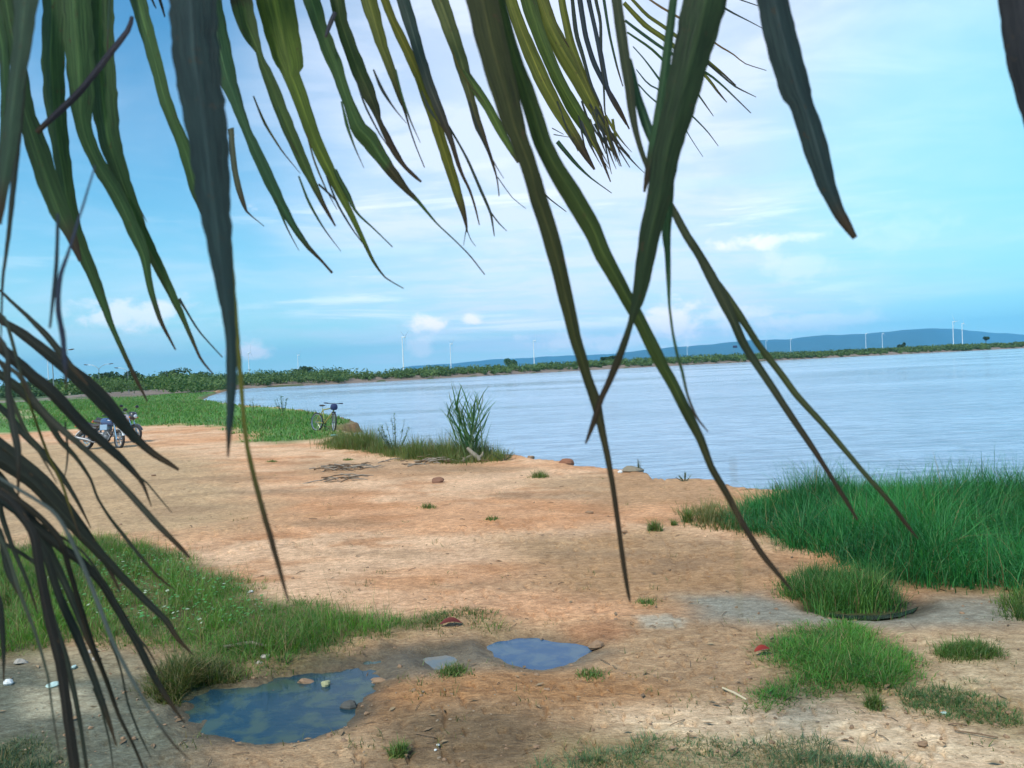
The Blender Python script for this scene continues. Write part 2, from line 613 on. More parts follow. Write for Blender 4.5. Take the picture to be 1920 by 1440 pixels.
RIM2 = wpoly([(1860, 1130), (1920, 1120), (2000, 1130), (1990, 1175), (1900, 1160)])


# ------------------------------------------------------------------ ground sheet
def build_ground():
    az = np.concatenate([np.arange(-180, -42, 4.0), np.arange(-42, -36, 0.5), np.arange(-36, 36, 0.14), np.arange(36, 42, 0.5), np.arange(42, 180.1, 4.0)])
    rr = [0.25]
    while rr[-1] < 60: rr.append(rr[-1] * (1.0095 if rr[-1] > 2.6 else 1.05))
    while rr[-1] < 30000: rr.append(rr[-1] * 1.045)
    rr = np.array(rr)
    A, R_ = np.meshgrid(np.radians(az), rr)
    X, Y = R_ * np.sin(A), R_ * np.cos(A)
    x, y = X.ravel(), Y.ravel()
    z = ground_z(x, y)
    n0, n1 = X.shape
    i = np.arange(n0 - 1)[:, None] * n1 + np.arange(n1 - 1)[None, :]
    q = np.stack([i, i + 1, i + n1 + 1, i + n1], -1).reshape(-1, 4)
    q = q[:, ::-1]
    # soil colours: kinds of soil that lie there, plus shade painted at lower left
    c = np.zeros((len(x), 3))
    a = fbm(x * 0.30, y * 0.55, 4)
    b = fbm(x * 1.1 + 9, y * 2.0 + 4, 4, 0.6)
    s0, s1, s2 = np.array((0.60, 0.345, 0.205)), np.array((0.47, 0.235, 0.115)), np.array((0.66, 0.45, 0.31))
    w = sstep(a, 0.38, 0.62)[:, None]
    c[:] = s0 * (1 - w) + s2 * w
    w = (sstep(b, 0.5, 0.72) * 0.7)[:, None]
    c[:] = c * (1 - w) + s1 * w

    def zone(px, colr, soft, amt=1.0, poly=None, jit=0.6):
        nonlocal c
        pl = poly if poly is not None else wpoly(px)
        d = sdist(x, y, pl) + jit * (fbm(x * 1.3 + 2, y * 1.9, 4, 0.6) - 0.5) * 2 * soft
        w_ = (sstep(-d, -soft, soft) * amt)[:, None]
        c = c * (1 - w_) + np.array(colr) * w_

    zone([(-300, 830), (250, 830), (420, 870), (520, 980), (300, 1010), (-300, 1030)], (0.44, 0.33, 0.21), 1.0, 0.85)
    zone([(940, 1010), (1250, 990), (1480, 1030), (1500, 1120), (1250, 1150), (1000, 1100)], (0.34, 0.225, 0.125), 0.5, 0.75)
    zone([(960, 905), (1240, 880), (1370, 905), (1360, 940), (1150, 950)], (0.36, 0.25, 0.15), 0.6, 0.6)
    zone([(560, 860), (900, 865), (1000, 880), (760, 900), (540, 890)], (0.40, 0.27, 0.17), 0.5, 0.6)
    zone([(-400, 1190), (300, 1190), (800, 1160), (1000, 1170), (1450, 1150), (2200, 1150), (2200, 1600), (-400, 1600)], (0.40, 0.285, 0.18), 0.25, 0.85)
    zone([(640, 1270), (950, 1255), (1150, 1270), (1260, 1300), (1200, 1350), (900, 1330), (700, 1350)], (0.36, 0.19, 0.085), 0.25, 0.85)
    zone([(1050, 1175), (1150, 1165), (1190, 1185), (1150, 1200), (1060, 1200)], (0.38, 0.19, 0.10), 0.12, 0.8)
    zone([(740, 1340), (960, 1330), (1060, 1380), (1000, 1460), (700, 1460)], (0.155, 0.11, 0.065), 0.22, 0.85)
    zone([(-400, 1225), (260, 1225), (370, 1330), (420, 1480), (-400, 1600)], (0.105, 0.135, 0.115), 0.30, 0.9)  # grey-green soil, painted darker for the shade under the palm
    zone([(280, 1265), (430, 1262), (440, 1290), (345, 1320), (290, 1310)], (0.06, 0.06, 0.035), .14, .8)
    zone([(40, 1290), (160, 1290), (200, 1330), (60, 1345)], (0.42, 0.40, 0.31), 0.10, 0.9)
    zone([(0, 1210), (230, 1215), (290, 1260), (100, 1275)], (0.36, 0.31, 0.21), 0.12, 0.7)
    zone([(1150, 1340), (1450, 1325), (1700, 1330), (1950, 1400), (2100, 1500), (1250, 1420), (1150, 1370)], (0.72, 0.56, 0.41), 0.25, 0.9)
    zone([(1700, 1190), (2200, 1180), (2200, 1350), (1750, 1290)], (0.52, 0.43, 0.30), 0.25, 0.7)
    zone([(600, 781), (672, 785), (680, 800), (660, 806), (610, 806)], (0.17, 0.12, 0.08), .25, .9, jit=.2)
    # thin darker brown streaks across the sand
    for (px_, py_, w_, h_) in ((1330, 1052, 110, 7), (1400, 1072, 90, 6), (1240, 1068, 100, 6), (1120, 1040, 120, 6), (1300, 1020, 80, 5), (700, 1040, 150, 7), (1000, 930, 120, 5), (560, 925, 140, 6),
                               (860, 880, 160, 5), (420, 900, 120, 5), (900, 1100, 120, 6), (1380, 1100, 90, 6), (620, 985, 110, 6), (1480, 1060, 60, 6), (330, 960, 90, 6)):
        zone([(px_ - w_, py_), (px_ - w_ * .3, py_ - h_), (px_ + w_ * .6, py_ - h_ * 1.3), (px_ + w_, py_ - 2), (px_ + w_ * .4, py_ + h_), (px_ - w_ * .5, py_ + h_ * .8)], (0.30, 0.20, 0.125), .16, .55, jit=1.2)
    wet = sstep(-(sdist(x, y, wpoly([(1280, 1118), (1420, 1112), (1520, 1145), (1750, 1120), (1900, 1118), (2200, 1130), (2200, 1165), (1700, 1175), (1450, 1172), (1320, 1160)]))
                  + 0.15 * (fbm(x * 3, y * 3, 3) - .5)), -0.25, 0.2)
    c = c * (1 - wet[:, None] * .9) + np.array((0.235, 0.25, 0.225)) * wet[:, None] * .9
    zone([(1190, 1158), (1250, 1152), (1292, 1165), (1280, 1180), (1210, 1180)], (0.45, 0.42, 0.36), 0.05, 0.85)
    wetm = wet * 0.8
    for k, pw in pools_w.items():
        d = sdist(x, y, pw) + 0.16 * (fbm(x * 5, y * 5, 3) - .5)
        w_ = sstep(-d, -0.26, 0.0)
        wetm = np.maximum(wetm, w_)
        cc = np.array((0.075, 0.07, 0.05)) if k != 'third' else np.array((0.14, 0.10, 0.06))
        c = c * (1 - w_[:, None] * .85) + cc * w_[:, None] * .85
    # damp channel between the puddles
    d = sdist(x, y, wpoly([(640, 1262), (720, 1218), (860, 1215), (960, 1196), (1110, 1205), (1160, 1222), (1090, 1252), (900, 1262), (760, 1275)]))
    w_ = sstep(-d + 0.1 * (fbm(x * 4, y * 4, 3) - .5), -0.1, 0.12)
    c = c * (1 - w_[:, None] * .6) + np.array((0.17, 0.15, 0.115)) * w_[:, None] * .6
    wetm = np.maximum(wetm, w_ * .6)
    gcol = np.array((0.075, 0.10, 0.035))
    for pl, colr, soft, amt in ((LEFTGRASS, gcol, .25, .85), (BIGGRASS, gcol * .8, .3, .95), (PATCH, gcol, .16, .6), (PATCH2, gcol, .08, .6), (PATCH3, gcol * 1.9, .25, .35),
                                (CLUMP, gcol * .5, .08, .95), (SHOREGRASS, gcol, .3, .85), (BOTTOM, gcol * 1.9, .25, .4), (CORNERG, gcol * 1.4, .15, .4), (TUFTY, gcol * 1.4, .15, .2)):
        zone(None, colr, soft, amt, pl)
    dm = sdist(x, y, MEADOW)
    dm = dm + np.clip(np.hypot(x, y) / 26, .5, 4) * 1.6 * (fbm(x * .35, y * .35, 4, .6) - .5)
    w_ = sstep(-dm, -0.8, 0.8)
    gm = fbm(x * 0.12, y * 0.10, 4, .6)[:, None]
    c = c * (1 - w_[:, None]) + (np.array((0.085, 0.21, 0.055)) * gm * 1.6 + np.array((0.05, 0.085, 0.025)) * (1 - gm)) * w_[:, None]
    # sandy tracks through the meadow
    for px in ([(0, 768), (70, 768), (70, 776), (0, 777)], [(150, 770), (240, 766), (240, 769), (150, 774)], [(210, 737), (340, 734), (340, 736.5), (215, 740)], [(0, 780), (120, 778), (118, 783), (0, 786)]):
        zone(px, (0.38, 0.34, 0.22), 1.2, 0.8, jit=.4)
    # land far behind
    far = sstep(np.hypot(x, y), 165, 205) * (sdist(x, y, LAKE) > 0)
    c = c * (1 - far[:, None]) + np.array((0.06, 0.10, 0.04)) * far[:, None]
    # lake bed
    dl = sdist(x, y, LAKE)
    w_ = sstep(-dl, -0.10, 0.1)[:, None]
    c = c * (1 - w_) + np.array((0.20, 0.115, 0.065)) * w_
    wetm = np.maximum(wetm, w_[:, 0] * .7)
    c = np.clip(c * np.array((1.20, 1.17, 1.09)), 0, .8)
    me = mesh_np('ground', np.stack([x, y, z], 1), q, np.concatenate([c, wetm[:, None]], 1))
    m = bpy.data.materials.new('soil')
    m.use_nodes = True
    N = NT(m.node_tree)
    bs = N.n['Principled BSDF']
    at_ = N.n.new('ShaderNodeAttribute')
    at_.attribute_name = 'col'
    t = N.n.new('ShaderNodeTexCoord').outputs['Object']
    n1_ = N.noise(t, 1.3, 8, 0.65, 0.3)
    n2_ = N.noise(N.v('MULTIPLY', t, (1.0, 1.6, 1.0)), 9.0, 8, 0.7, 0.2)
    n3_ = N.noise(t, 60.0, 4, 0.7)
    cc = N.mix(1.0, at_.outputs['Color'], N.mix(N.step(n1_, 0.3, 0.7), (0.84, 0.82, 0.80), (1.12, 1.10, 1.08)), 'MULTIPLY')
    cc = N.mix(1.0, cc, N.mix(N.step(n2_, 0.30, 0.72), (0.68, 0.64, 0.60), (1.18, 1.19, 1.19)), 'MULTIPLY')
    cc = N.mix(1.0, cc, N.mix(N.step(n3_, 0.25, 0.75), (0.80, 0.79, 0.78), (1.16, 1.16, 1.16)), 'MULTIPLY')
    n4_ = N.noise(N.v('MULTIPLY', t, (1.0, 2.2, 1.0)), 26.0, 7, 0.72, 0.6)
    cc = N.mix(1.0, cc, N.mix(N.step(n4_, 0.34, 0.62), (0.76, 0.72, 0.68), (1.10, 1.10, 1.10)), 'MULTIPLY')
    # dry flakes and tiny dark bits
    vo = N.n.new('ShaderNodeTexVoronoi')
    N.put(vo.inputs['Vector'], N.v('MULTIPLY', t, (1.0, 2.0, 1.0)))
    vo.inputs['Scale'].default_value = 16
    bits = N.m('MULTIPLY', N.m('SUBTRACT', 1.0, N.step(vo.outputs['Distance'], 0.08, 0.2)), N.step(n2_, 0.52, 0.62))
    cc = N.mix(N.m('MULTIPLY', bits, 0.6), cc, (0.11, 0.085, 0.055))
    N.put(bs.inputs['Base Color'], cc)
    N.put(bs.inputs['Roughness'], N.m('SUBTRACT', 0.95, N.m('MULTIPLY', at_.outputs['Alpha'], 0.42)))
    bs.inputs['Specular IOR Level'].default_value = 0.3
    bn = N.n.new('ShaderNodeBump')
    bn.inputs['Strength'].default_value = 0.9
    bn.inputs['Distance'].default_value = 0.03
    h = N.m('ADD', N.m('ADD', N.m('MULTIPLY', n2_, 1.2), N.m('MULTIPLY', n4_, 0.6)), N.m('MULTIPLY', n3_, 0.2))
    N.put(bn.inputs['Height'], h)
    N.put(bs.inputs['Normal'], bn.outputs[0])
    o = link('ground', me, m)
    tag(o, 'sandy reddish earth shore with grassy and muddy spots', kind='structure')


build_ground()


# ------------------------------------------------------------------ lake water
def water_mat(name, base, rough, wave, scale, dist, alpha_mix=None, streak=False):
    m = bpy.data.materials.new(name)
    m.use_nodes = True
    N = NT(m.node_tree)
    b = N.n['Principled BSDF']
    b.inputs['Base Color'].default_value = (*base, 1)
    b.inputs['Roughness'].default_value = rough
    b.inputs['IOR'].default_value = 1.333
    t = N.n.new('ShaderNodeTexCoord').outputs['Object']
    a = N.noise(N.v('MULTIPLY', t, (0.45, 1.0, 1.0)), scale, 6, 0.62, 0.5)
    c = N.noise(N.v('MULTIPLY', t, (0.6, 1.0, 1.0)), scale * 0.17, 3, 0.5, 0.3)
    bn = N.n.new('ShaderNodeBump')
    bn.inputs['Strength'].default_value = wave
    bn.inputs['Distance'].default_value = dist
    h_ = N.m('ADD', a, N.m('MULTIPLY', c, 1.5))
    if streak:
        sw = N.noise(N.v('MULTIPLY', t, (0.32, 1.0, 1.0)), 1.5, 7, 0.68, 0.9)
        h_ = N.m('ADD', h_, N.m('MULTIPLY', sw, 1.5))
        lg = N.noise(N.v('MULTIPLY', t, (0.3, 1.0, 1.0)), 0.05, 4, 0.6, 0.6)
        N.put(b.inputs['Roughness'], N.m('ADD', rough - .04, N.m('MULTIPLY', N.step(lg, .35, .65), .12)))
        N.put(b.inputs['Base Color'], N.mix(N.step(N.m('ADD', N.m('MULTIPLY', sw, .6), N.m('MULTIPLY', a, .4)), .40, .56), tuple(q * .78 for q in base), tuple(q * 1.08 for q in base)))
    N.put(bn.inputs['Height'], h_)
    N.put(b.inputs['Normal'], bn.outputs[0])
    if alpha_mix:
        f = N.step(N.noise(t, 5.0, 6, 0.6, 0.4), 0.42, 0.62)
        N.put(b.inputs['Base Color'], N.mix(f, base, alpha_mix))
    return m


lw = [Vector((a, b, WATER_Z)) for a, b in LAKE]
me = bpy.data.meshes.new('lake_water')
# one sheet a little larger than the lake, hidden by the banks where it runs under them
gx = np.concatenate([np.linspace(-420, -40, 20), np.linspace(-38, 60, 60), np.linspace(65, 1500, 60)])
gy = np.concatenate([np.linspace(9, 40, 60), np.linspace(42, 1200, 90)])
GX, GY = np.meshgrid(gx, gy)
vx, vy = GX.ravel(), GY.ravel()
dl = sdist(vx, vy, LAKE)
n1 = len(gx)
ii = (np.arange(len(gy) - 1)[:, None] * n1 + np.arange(n1 - 1)[None, :]).ravel()
qd = np.stack([ii, ii + 1, ii + n1 + 1, ii + n1], 1)
reach = np.clip(np.hypot(vx, vy) * 0.08, 3, 60)
keep = (dl[qd] < reach[qd]).any(1)
me = mesh_np('lake_water', np.stack([vx, vy, np.full_like(vx, WATER_Z)], 1), qd[keep])
M_LAKE = water_mat('lake_water', (0.33, 0.46, 0.60), 0.10, 1.0, 2.4, 0.12, streak=True)
o = link('lake_water', me, M_LAKE)
tag(o, 'pale blue rippled water of the lake', kind='structure')

pool_specs = {'puddle': ('large dark blue puddle beside the left grass, near the hanging frond', (0.012, 0.040, 0.062), (0.045, 0.075, 0.060)),
              'second': ('small shallow puddle between the large puddle and the bright one', (0.09, 0.12, 0.13), (0.14, 0.13, 0.10)),
              'third': ('bright blue oval puddle in the middle of the bare earth', (0.010, 0.06, 0.14), (0.05, 0.10, 0.15)),
              'fourth': ('dark wet puddle under the grass clump at the right', (0.012, 0.02, 0.02), (0.035, 0.045, 0.04))}
for k, (lab, c0, c1_) in pool_specs.items():
    pts = np.array(pools_w[k])
    cen = pts.mean(0)
    nx = np.roll(pts, -1, 0) - np.roll(pts, 1, 0)
    nx = np.stack([nx[:, 1], -nx[:, 0]], 1)
    nx /= np.linalg.norm(nx, axis=1)[:, None]
    if (nx * (pts - cen)).sum() < 0: nx = -nx
    big = pts + nx * (0.12 if k != 'fourth' else -0.01)
    PZk = PZ + (0.003 * list(pool_specs).index(k) if k != 'fourth' else -0.004)
    o_, = [None]
    mb = MB()
    mb.add([(p[0], p[1], PZk) for p in big], [tuple(range(len(big)))])
    ob = mb.build('puddle', water_mat('puddle_water', c0, 0.06, 0.35, 9.0, 0.006, c1_), smooth=False)
    # origin at the puddle's own centre
    ob.data.transform(Matrix.Translation((-cen[0], -cen[1], -PZk)))
    ob.location = (cen[0], cen[1], PZk)
    tag(ob, lab, 'puddle', 'puddles on the bare earth')


# ------------------------------------------------------------------ grass
def in_poly_samples(poly, n, feather=0.0):
    poly = np.asarray(poly)
    lo, hi = poly.min(0) - feather, poly.max(0) + feather
    out = []
    got = 0
    while got < n:
        p = lo + rng.random((n * 2, 2)) * (hi - lo)
        d = sdist(p[:, 0], p[:, 1], poly)
        nz = fbm(p[:, 0] * 2.2, p[:, 1] * 2.2, 3)
        k = d < (nz - 0.5) * 2 * feather
        out.append(p[k])
        got += int(k.sum())
        if len(out) > 80: break
    return np.concatenate(out)[:n]


def blades(name, pos, height, width, lean=0.5, c0=(0.03, 0.07, 0.02), c1=(0.10, 0.20, 0.05), dry=0.1, hvar=0.5, bend=1.0, seg=3, z=None, m=None, parent=None, az=None):
    n = len(pos)
    zz = ground_z(pos[:, 0], pos[:, 1]) if z is None else z
    h = height * (1 - hvar + 2 * hvar * rng.random(n)) if np.isscalar(height) else height * (1 - hvar + 2 * hvar * rng.random(n))
    az = rng.random(n) * 2 * math.pi if az is None else az
    ln = lean * (0.15 + rng.random(n))
    fa = az + math.pi / 2 + rng.normal(0, .5, n)
    w = width * (0.6 + 0.8 * rng.random(n))
    ts = np.linspace(0, 1, seg + 1)
    V, C = [], []
    hue = rng.random(n)
    kink = 0.3 + 1.5 * rng.random(n)
    isdry = rng.random(n) < dry
    big = fbm(pos[:, 0] * 1.6 + 3, pos[:, 1] * 1.6, 3)
    k = np.clip(0.55 * hue + 1.1 * (big - 0.5) + 0.25, 0, 1)
    base = np.array(c0)[None] * (1 - k[:, None]) + np.array(c1)[None] * k[:, None]
    base = base * np.where(rng.random((n, 1)) < .18, np.array([[1.5, 1.12, .9]]), 1.0)
    base = np.where(isdry[:, None], np.array((0.24, 0.19, 0.09))[None] * (0.6 + 0.6 * hue[:, None]), base)
    for i, t in enumerate(ts):
        off = ln * h * t ** (1 + bend * kink)
        px = pos[:, 0] + np.cos(az) * off
        py = pos[:, 1] + np.sin(az) * off
        pz = zz - 0.01 + h * (t - np.minimum(.8, 0.34 * ln * kink) * t * t * bend)
        ww = w * (1 - t) ** 0.7 * 0.5
        if i < seg:
            V.append(np.stack([px - np.cos(fa) * ww, py - np.sin(fa) * ww, pz], 1))
            V.append(np.stack([px + np.cos(fa) * ww, py + np.sin(fa) * ww, pz], 1))
            C += [base, base]
        else:
            V.append(np.stack([px, py, pz], 1))
            C.append(base)
    ns = 2 * seg + 1
    V = np.stack(V, 1).reshape(-1, 3)
    C = np.stack(C, 1).reshape(-1, 3)
    b0 = np.arange(n) * ns
    q = np.concatenate([np.stack([b0 + 2 * i, b0 + 2 * i + 1, b0 + 2 * i + 3, b0 + 2 * i + 2], 1) for i in range(seg - 1)]) if seg > 1 else np.zeros((0, 4), int)
    t3 = np.stack([b0 + ns - 3, b0 + ns - 2, b0 + ns - 1], 1)
    me_ = mesh_np(name, V, [q, t3], C)
    return link(name, me_, m or M_GRASS, parent)


def grass(label, poly, n, h, w, feather=0.15, edge=0.3, tuft=0.05, thin=0.5, **kw):
    # grass grows in tufts: clump centres first, blades spread about them
    per = 16
    cen = in_poly_samples(poly, max(12, int(n / per * 1.25)), feather)
    keep_ = rng.random(len(cen)) < np.clip(1 - thin + thin * 2.2 * (fbm(cen[:, 0] * 2.6 + 31, cen[:, 1] * 2.6, 3) - .15), .12, 1)
    cen = cen[keep_]
    ci = rng.integers(0, len(cen), n)
    off = rng.normal(0, 1, (n, 2)) * (tuft * (0.5 + rng.random(len(cen)))[ci])[:, None]
    pos = cen[ci] + off
    ch = (0.40 + 1.05 * rng.random(len(cen)) ** 1.3)[ci]
    kw['az'] = np.arctan2(off[:, 1], off[:, 0]) + rng.normal(0, .7, n)
    d = sdist(pos[:, 0], pos[:, 1], np.asarray(poly))
    hh = h * (0.30 + 0.70 * sstep(-d, -feather, edge)) * (0.25 + 1.5 * fbm(pos[:, 0] * 1.3 + 7, pos[:, 1] * 1.3, 3))
    # keep blades off the puddles
    hh = hh * ch
    ok = np.ones(len(pos), bool)
    for pw in pools_w.values():
        ok &= sdist(pos[:, 0], pos[:, 1], pw) > 0.02
    ok &= sdist(pos[:, 0], pos[:, 1], LAKE) > 0.15
    kw['az'] = kw['az'][ok]
    o_ = blades('grass', pos[ok], hh[ok], w, **kw)
    return tag(o_, label, kind='stuff')


G0, G1 = (0.028, 0.075, 0.018), (0.11, 0.21, 0.045)
grass('tall dense dark green grass on the right bank in front of the water', BIGGRASS, 85000, 0.36, 0.0075, feather=0.45, edge=0.7, tuft=.09, thin=.25, lean=1.0, c0=(0.010, 0.075, 0.030), c1=(0.040, 0.25, 0.060), dry=0.05, hvar=0.55)
grass('wide patch of green grass by the large puddle under the left frond', LEFTGRASS, 60000, 0.165, 0.005, feather=0.5, edge=0.6, thin=.8, lean=1.2, c0=(0.028, 0.095, 0.018), c1=(0.110, 0.26, 0.035), dry=0.20, hvar=0.6)
grass('round dark grass clump with muddy foot on the wet ground', CLUMP, 8000, 0.19, 0.006, feather=0.25, thin=.5, edge=0.18, lean=0.8, c0=(0.02, 0.08, 0.02), c1=(0.08, 0.22, 0.045), dry=0.08)
grass('bright green grass patch near the small stick on pale sand', PATCH, 15000, 0.085, 0.005, feather=0.42, edge=0.4, thin=.97, lean=1.3, c0=(0.028, 0.10, 0.022), c1=(0.10, 0.30, 0.040), dry=0.12)
grass('small flat grass patch on the sand at the right edge', PATCH2, 3000, 0.07, 0.005, feather=0.16, edge=0.1, thin=.6, tuft=.035, lean=0.9, c0=G0, c1=G1)
grass('dark brownish grass overhanging the left end of the large puddle', wpoly([(290, 1262), (420, 1255), (450, 1275), (370, 1296), (330, 1315), (285, 1300)]), 7000, 0.14, 0.005, feather=0.12, thin=.4, lean=1.2, c0=(0.03, 0.05, 0.015), c1=(0.09, 0.13, 0.03), dry=0.3)
grass('thin low grass creeping over the lower right sand', PATCH3, 5200, 0.032, 0.005, feather=0.55, tuft=.03, thin=.95, edge=0.1, lean=1.2, c0=(0.04, 0.10, 0.035), c1=(0.12, 0.22, 0.07), dry=0.15)
grass('short creeping grass along the very bottom of the view', BOTTOM, 8000, 0.045, 0.0045, feather=0.32, tuft=.028, thin=.95, edge=0.1, lean=1.4, c0=(0.04, 0.10, 0.045), c1=(0.13, 0.22, 0.10), dry=0.2)
grass('dull grass in the lower left corner under the frond tips', CORNERG, 3000, 0.05, 0.005, feather=0.25, tuft=.03, thin=.9, edge=0.1, lean=1.2, c0=(0.03, 0.07, 0.035), c1=(0.08, 0.14, 0.06), dry=0.2)
grass('low sparse grass on the earth around the reddish leaf', TUFTY, 1300, 0.055, 0.006, feather=0.3, thin=.95, edge=0.15, lean=1.1, c0=G0, c1=G1, dry=0.3)
grass('sparse grass at the foot of the tall right grass', MIDR, 2600, 0.16, 0.007, feather=0.5, thin=.8, edge=0.3, lean=1.0, c0=G0, c1=(0.13, 0.17, 0.05), dry=0.4)
grass('low grass at the far right beyond the wet mud', RIM2, 2500, 0.10, 0.006, feather=0.15, edge=0.1, lean=1.0, c0=G0, c1=G1)
grass('yellowish green grass on the shore around the tall reeds', SHOREGRASS, 20000, 0.36, 0.010, feather=0.6, edge=0.5, tuft=.14, thin=.5, lean=0.7, c0=(0.05, 0.11, 0.03), c1=(0.16, 0.21, 0.06), dry=0.25)
# meadow beyond the motorcycles: density follows nearness
mp = in_poly_samples(MEADOW, 90000, 0.5)
rr_ = np.hypot(mp[:, 0], mp[:, 1])
mp = mp[(rr_ < 150) & (rng.random(len(mp)) < np.clip((90 / rr_) ** 2, 0.05, 1))]
near_m = in_poly_samples(wpoly([(430, 800), (470, 772), (560, 771), (640, 784), (655, 792), (620, 802), (640, 812), (600, 822), (540, 830), (480, 828)]), 9000, 0.9)
lm = in_poly_samples(wpoly([(60, 800), (90, 755), (400, 752), (430, 800), (330, 797), (240, 801)]), 26000, 1.0)
mp = np.concatenate([mp, near_m, lm])
mp = mp[sdist(mp[:, 0], mp[:, 1], LAKE) > 0.3]
rr_ = np.hypot(mp[:, 0], mp[:, 1])
o = blades('grass', mp, 0.03 + 0.20 * fbm(mp[:, 0] * .3, mp[:, 1] * .3, 3) + 0.001 * rr_, 0.02 + 0.0006 * rr_, lean=1.0, c0=(0.075, 0.17, 0.045), c1=(0.12, 0.27, 0.07), dry=0.10, seg=2)
tag(o, 'green meadow behind the motorcycles reaching to the lake', kind='stuff')

# sprouts dotted over the bare earth (nobody could count them)
sp = []
for (px, py, n, s) in [(rng.uniform(300, 1900), rng.uniform(850, 1430), int(rng.integers(5, 16)), rng.uniform(.02, .07)) for _ in range(150)]:
    c_ = P(px, py)
    sp.append(np.array([[c_.x, c_.y]]) + rng.normal(0, s, (n, 2)))
sp = np.concatenate(sp)
sp = sp[sdist(sp[:, 0], sp[:, 1], LAKE) > 0.3]
for pw in pools_w.values():
    sp = sp[sdist(sp[:, 0], sp[:, 1], pw) > 0.05]
o = blades('sprouting_weeds', sp, 0.05, 0.006, lean=1.1, c0=(0.04, 0.07, 0.02), c1=(0.12, 0.16, 0.05), dry=0.35)
tag(o, 'tiny weeds sprouting all over the bare earth', kind='stuff')

# seed stalks standing above the left grass
pp = in_poly_samples(LEFTGRASS, 260, 0.1)
o = blades('grass_stalks', pp, 0.34, 0.004, lean=0.35, c0=(0.10, 0.11, 0.04), c1=(0.20, 0.18, 0.08), dry=0.3)
tag(o, 'thin seed stalks rising above the left grass patch', kind='stuff')
pp = in_poly_samples(BIGGRASS, 180, 0.1)
o = blades('grass_stalks', pp, 0.48, 0.005, lean=0.35, c0=(0.06, 0.12, 0.05), c1=(0.12, 0.18, 0.08), dry=0.2)
tag(o, 'thin stalks rising above the tall right grass', kind='stuff')
# low broad leaves and specks of white flower in the left patch
pp = in_poly_samples(wpoly([(60, 1060), (300, 1050), (430, 1100), (500, 1150), (430, 1200), (300, 1180), (100, 1150)]), 900, 0.2)
zz = ground_z(pp[:, 0], pp[:, 1]) + 0.05 + 0.09 * rng.random(len(pp))
V, Fq, Cc = [], [], []
for i, (p, z) in enumerate(zip(pp, zz)):
    s = rng.uniform(.008, .02)
    a = rng.uniform(0, 6.28)
    ca, sa = math.cos(a) * s, math.sin(a) * s
    tl = rng.uniform(-.5, .9) * s
    b0 = len(V)
    V += [(p[0] - ca, p[1] - sa, z), (p[0] + sa, p[1] - ca, z + tl * .4), (p[0] + ca, p[1] + sa, z + tl), (p[0] - sa, p[1] + ca, z + tl * .6)]
    Fq.append((b0, b0 + 1, b0 + 2, b0 + 3))
    cc = (0.40, 0.48, 0.36) if rng.random() < .10 else (0.10, 0.25 + .1 * rng.random(), 0.09)
    Cc += [cc] * 4
o = link('clover_leaves', mesh_np('clover_leaves', np.array(V), np.array(Fq), np.array(Cc), False), M_GRASS)
tag(o, 'small round leaves and white specks in the left grass', kind='stuff')

TUFTS = [(1012, 897, 260, .14, .22, 'dark grass tuft on the bare sand close to the water, above the lone tufts'), (803, 952, 160, .09, .15, 'fresh green grass tuft alone in the middle of the pale sand'),
         (922, 975, 140, .07, .14, 'dull flattened grass tuft right of the fresh green tuft'), (1228, 995, 260, .14, .10, 'rounded grass tuft on sand left of the tall right grass'),
         (1290, 978, 180, .20, .08, 'upright spiky tuft with long stems beside the tall grass'), (1264, 984, 90, .10, .05, 'small dry tuft between the rounded tuft and the spiky one'),
         (1212, 1132, 170, .05, .12, 'low green tuft at the tip of the long hanging leaflet'), (848, 1262, 420, .07, .14, 'low grass tuft on the rim between the two small puddles'),
         (1108, 1270, 260, .05, .14, 'faded tuft below the bright blue puddle'), (510, 866, 130, .06, .18, 'small weed tuft on the sand below the yellow bicycle'),
         (652, 862, 150, .06, .20, 'faint flat tuft left of the stick pile by the shore'), (748, 1425, 260, .08, .07, 'bright green tuft at the bottom by two white flecks'),
         (1640, 1330, 200, .10, .06, 'single leafy tuft below the bright grass patch')]
for (px, py, n, h, s, lab) in TUFTS:
    c_ = P(px, py)
    pos = rng.normal(0, s * .36, (n, 2))
    rad_ = np.hypot(pos[:, 0], pos[:, 1])
    z0 = gz(c_)
    wp = pos + np.array([[c_.x, c_.y]])
    ob = blades('grass_tuft', pos, h * np.exp(-(rad_ / s) ** 2 * .6), 0.006 + 0.0004 * c_.y, lean=1.0, c0=(0.04, 0.085, 0.02), c1=(0.12, 0.20, 0.05), dry=0.2, z=ground_z(wp[:, 0], wp[:, 1]) - z0)
    ob.location = (c_.x, c_.y, z0)
    tag(ob, lab, 'grass tuft', 'grass tufts on the bare earth')


# ------------------------------------------------------------------ stones, clods, litter
def rock(name, size, m, seed, parent=None, flat=0.6):
    r = np.random.default_rng(seed)
    mb = MB().ell((0, 0, 0), (1, 1, 1), n=9, m=6)
    v = np.array(mb.v)
    for _ in range(7):
        d = r.normal(0, 1, 3)
        d /= np.linalg.norm(d)
        k = v @ d
        lim = r.uniform(.55, .85)
        v = v - np.outer(np.clip(k - lim, 0, 9), d)
    v *= 1 + r.normal(0, .05, (len(v), 1))
    v *= np.array(size) / 2
    mb.v = [tuple(p) for p in v]
    return mb.build(name, m, parent, smooth=False)


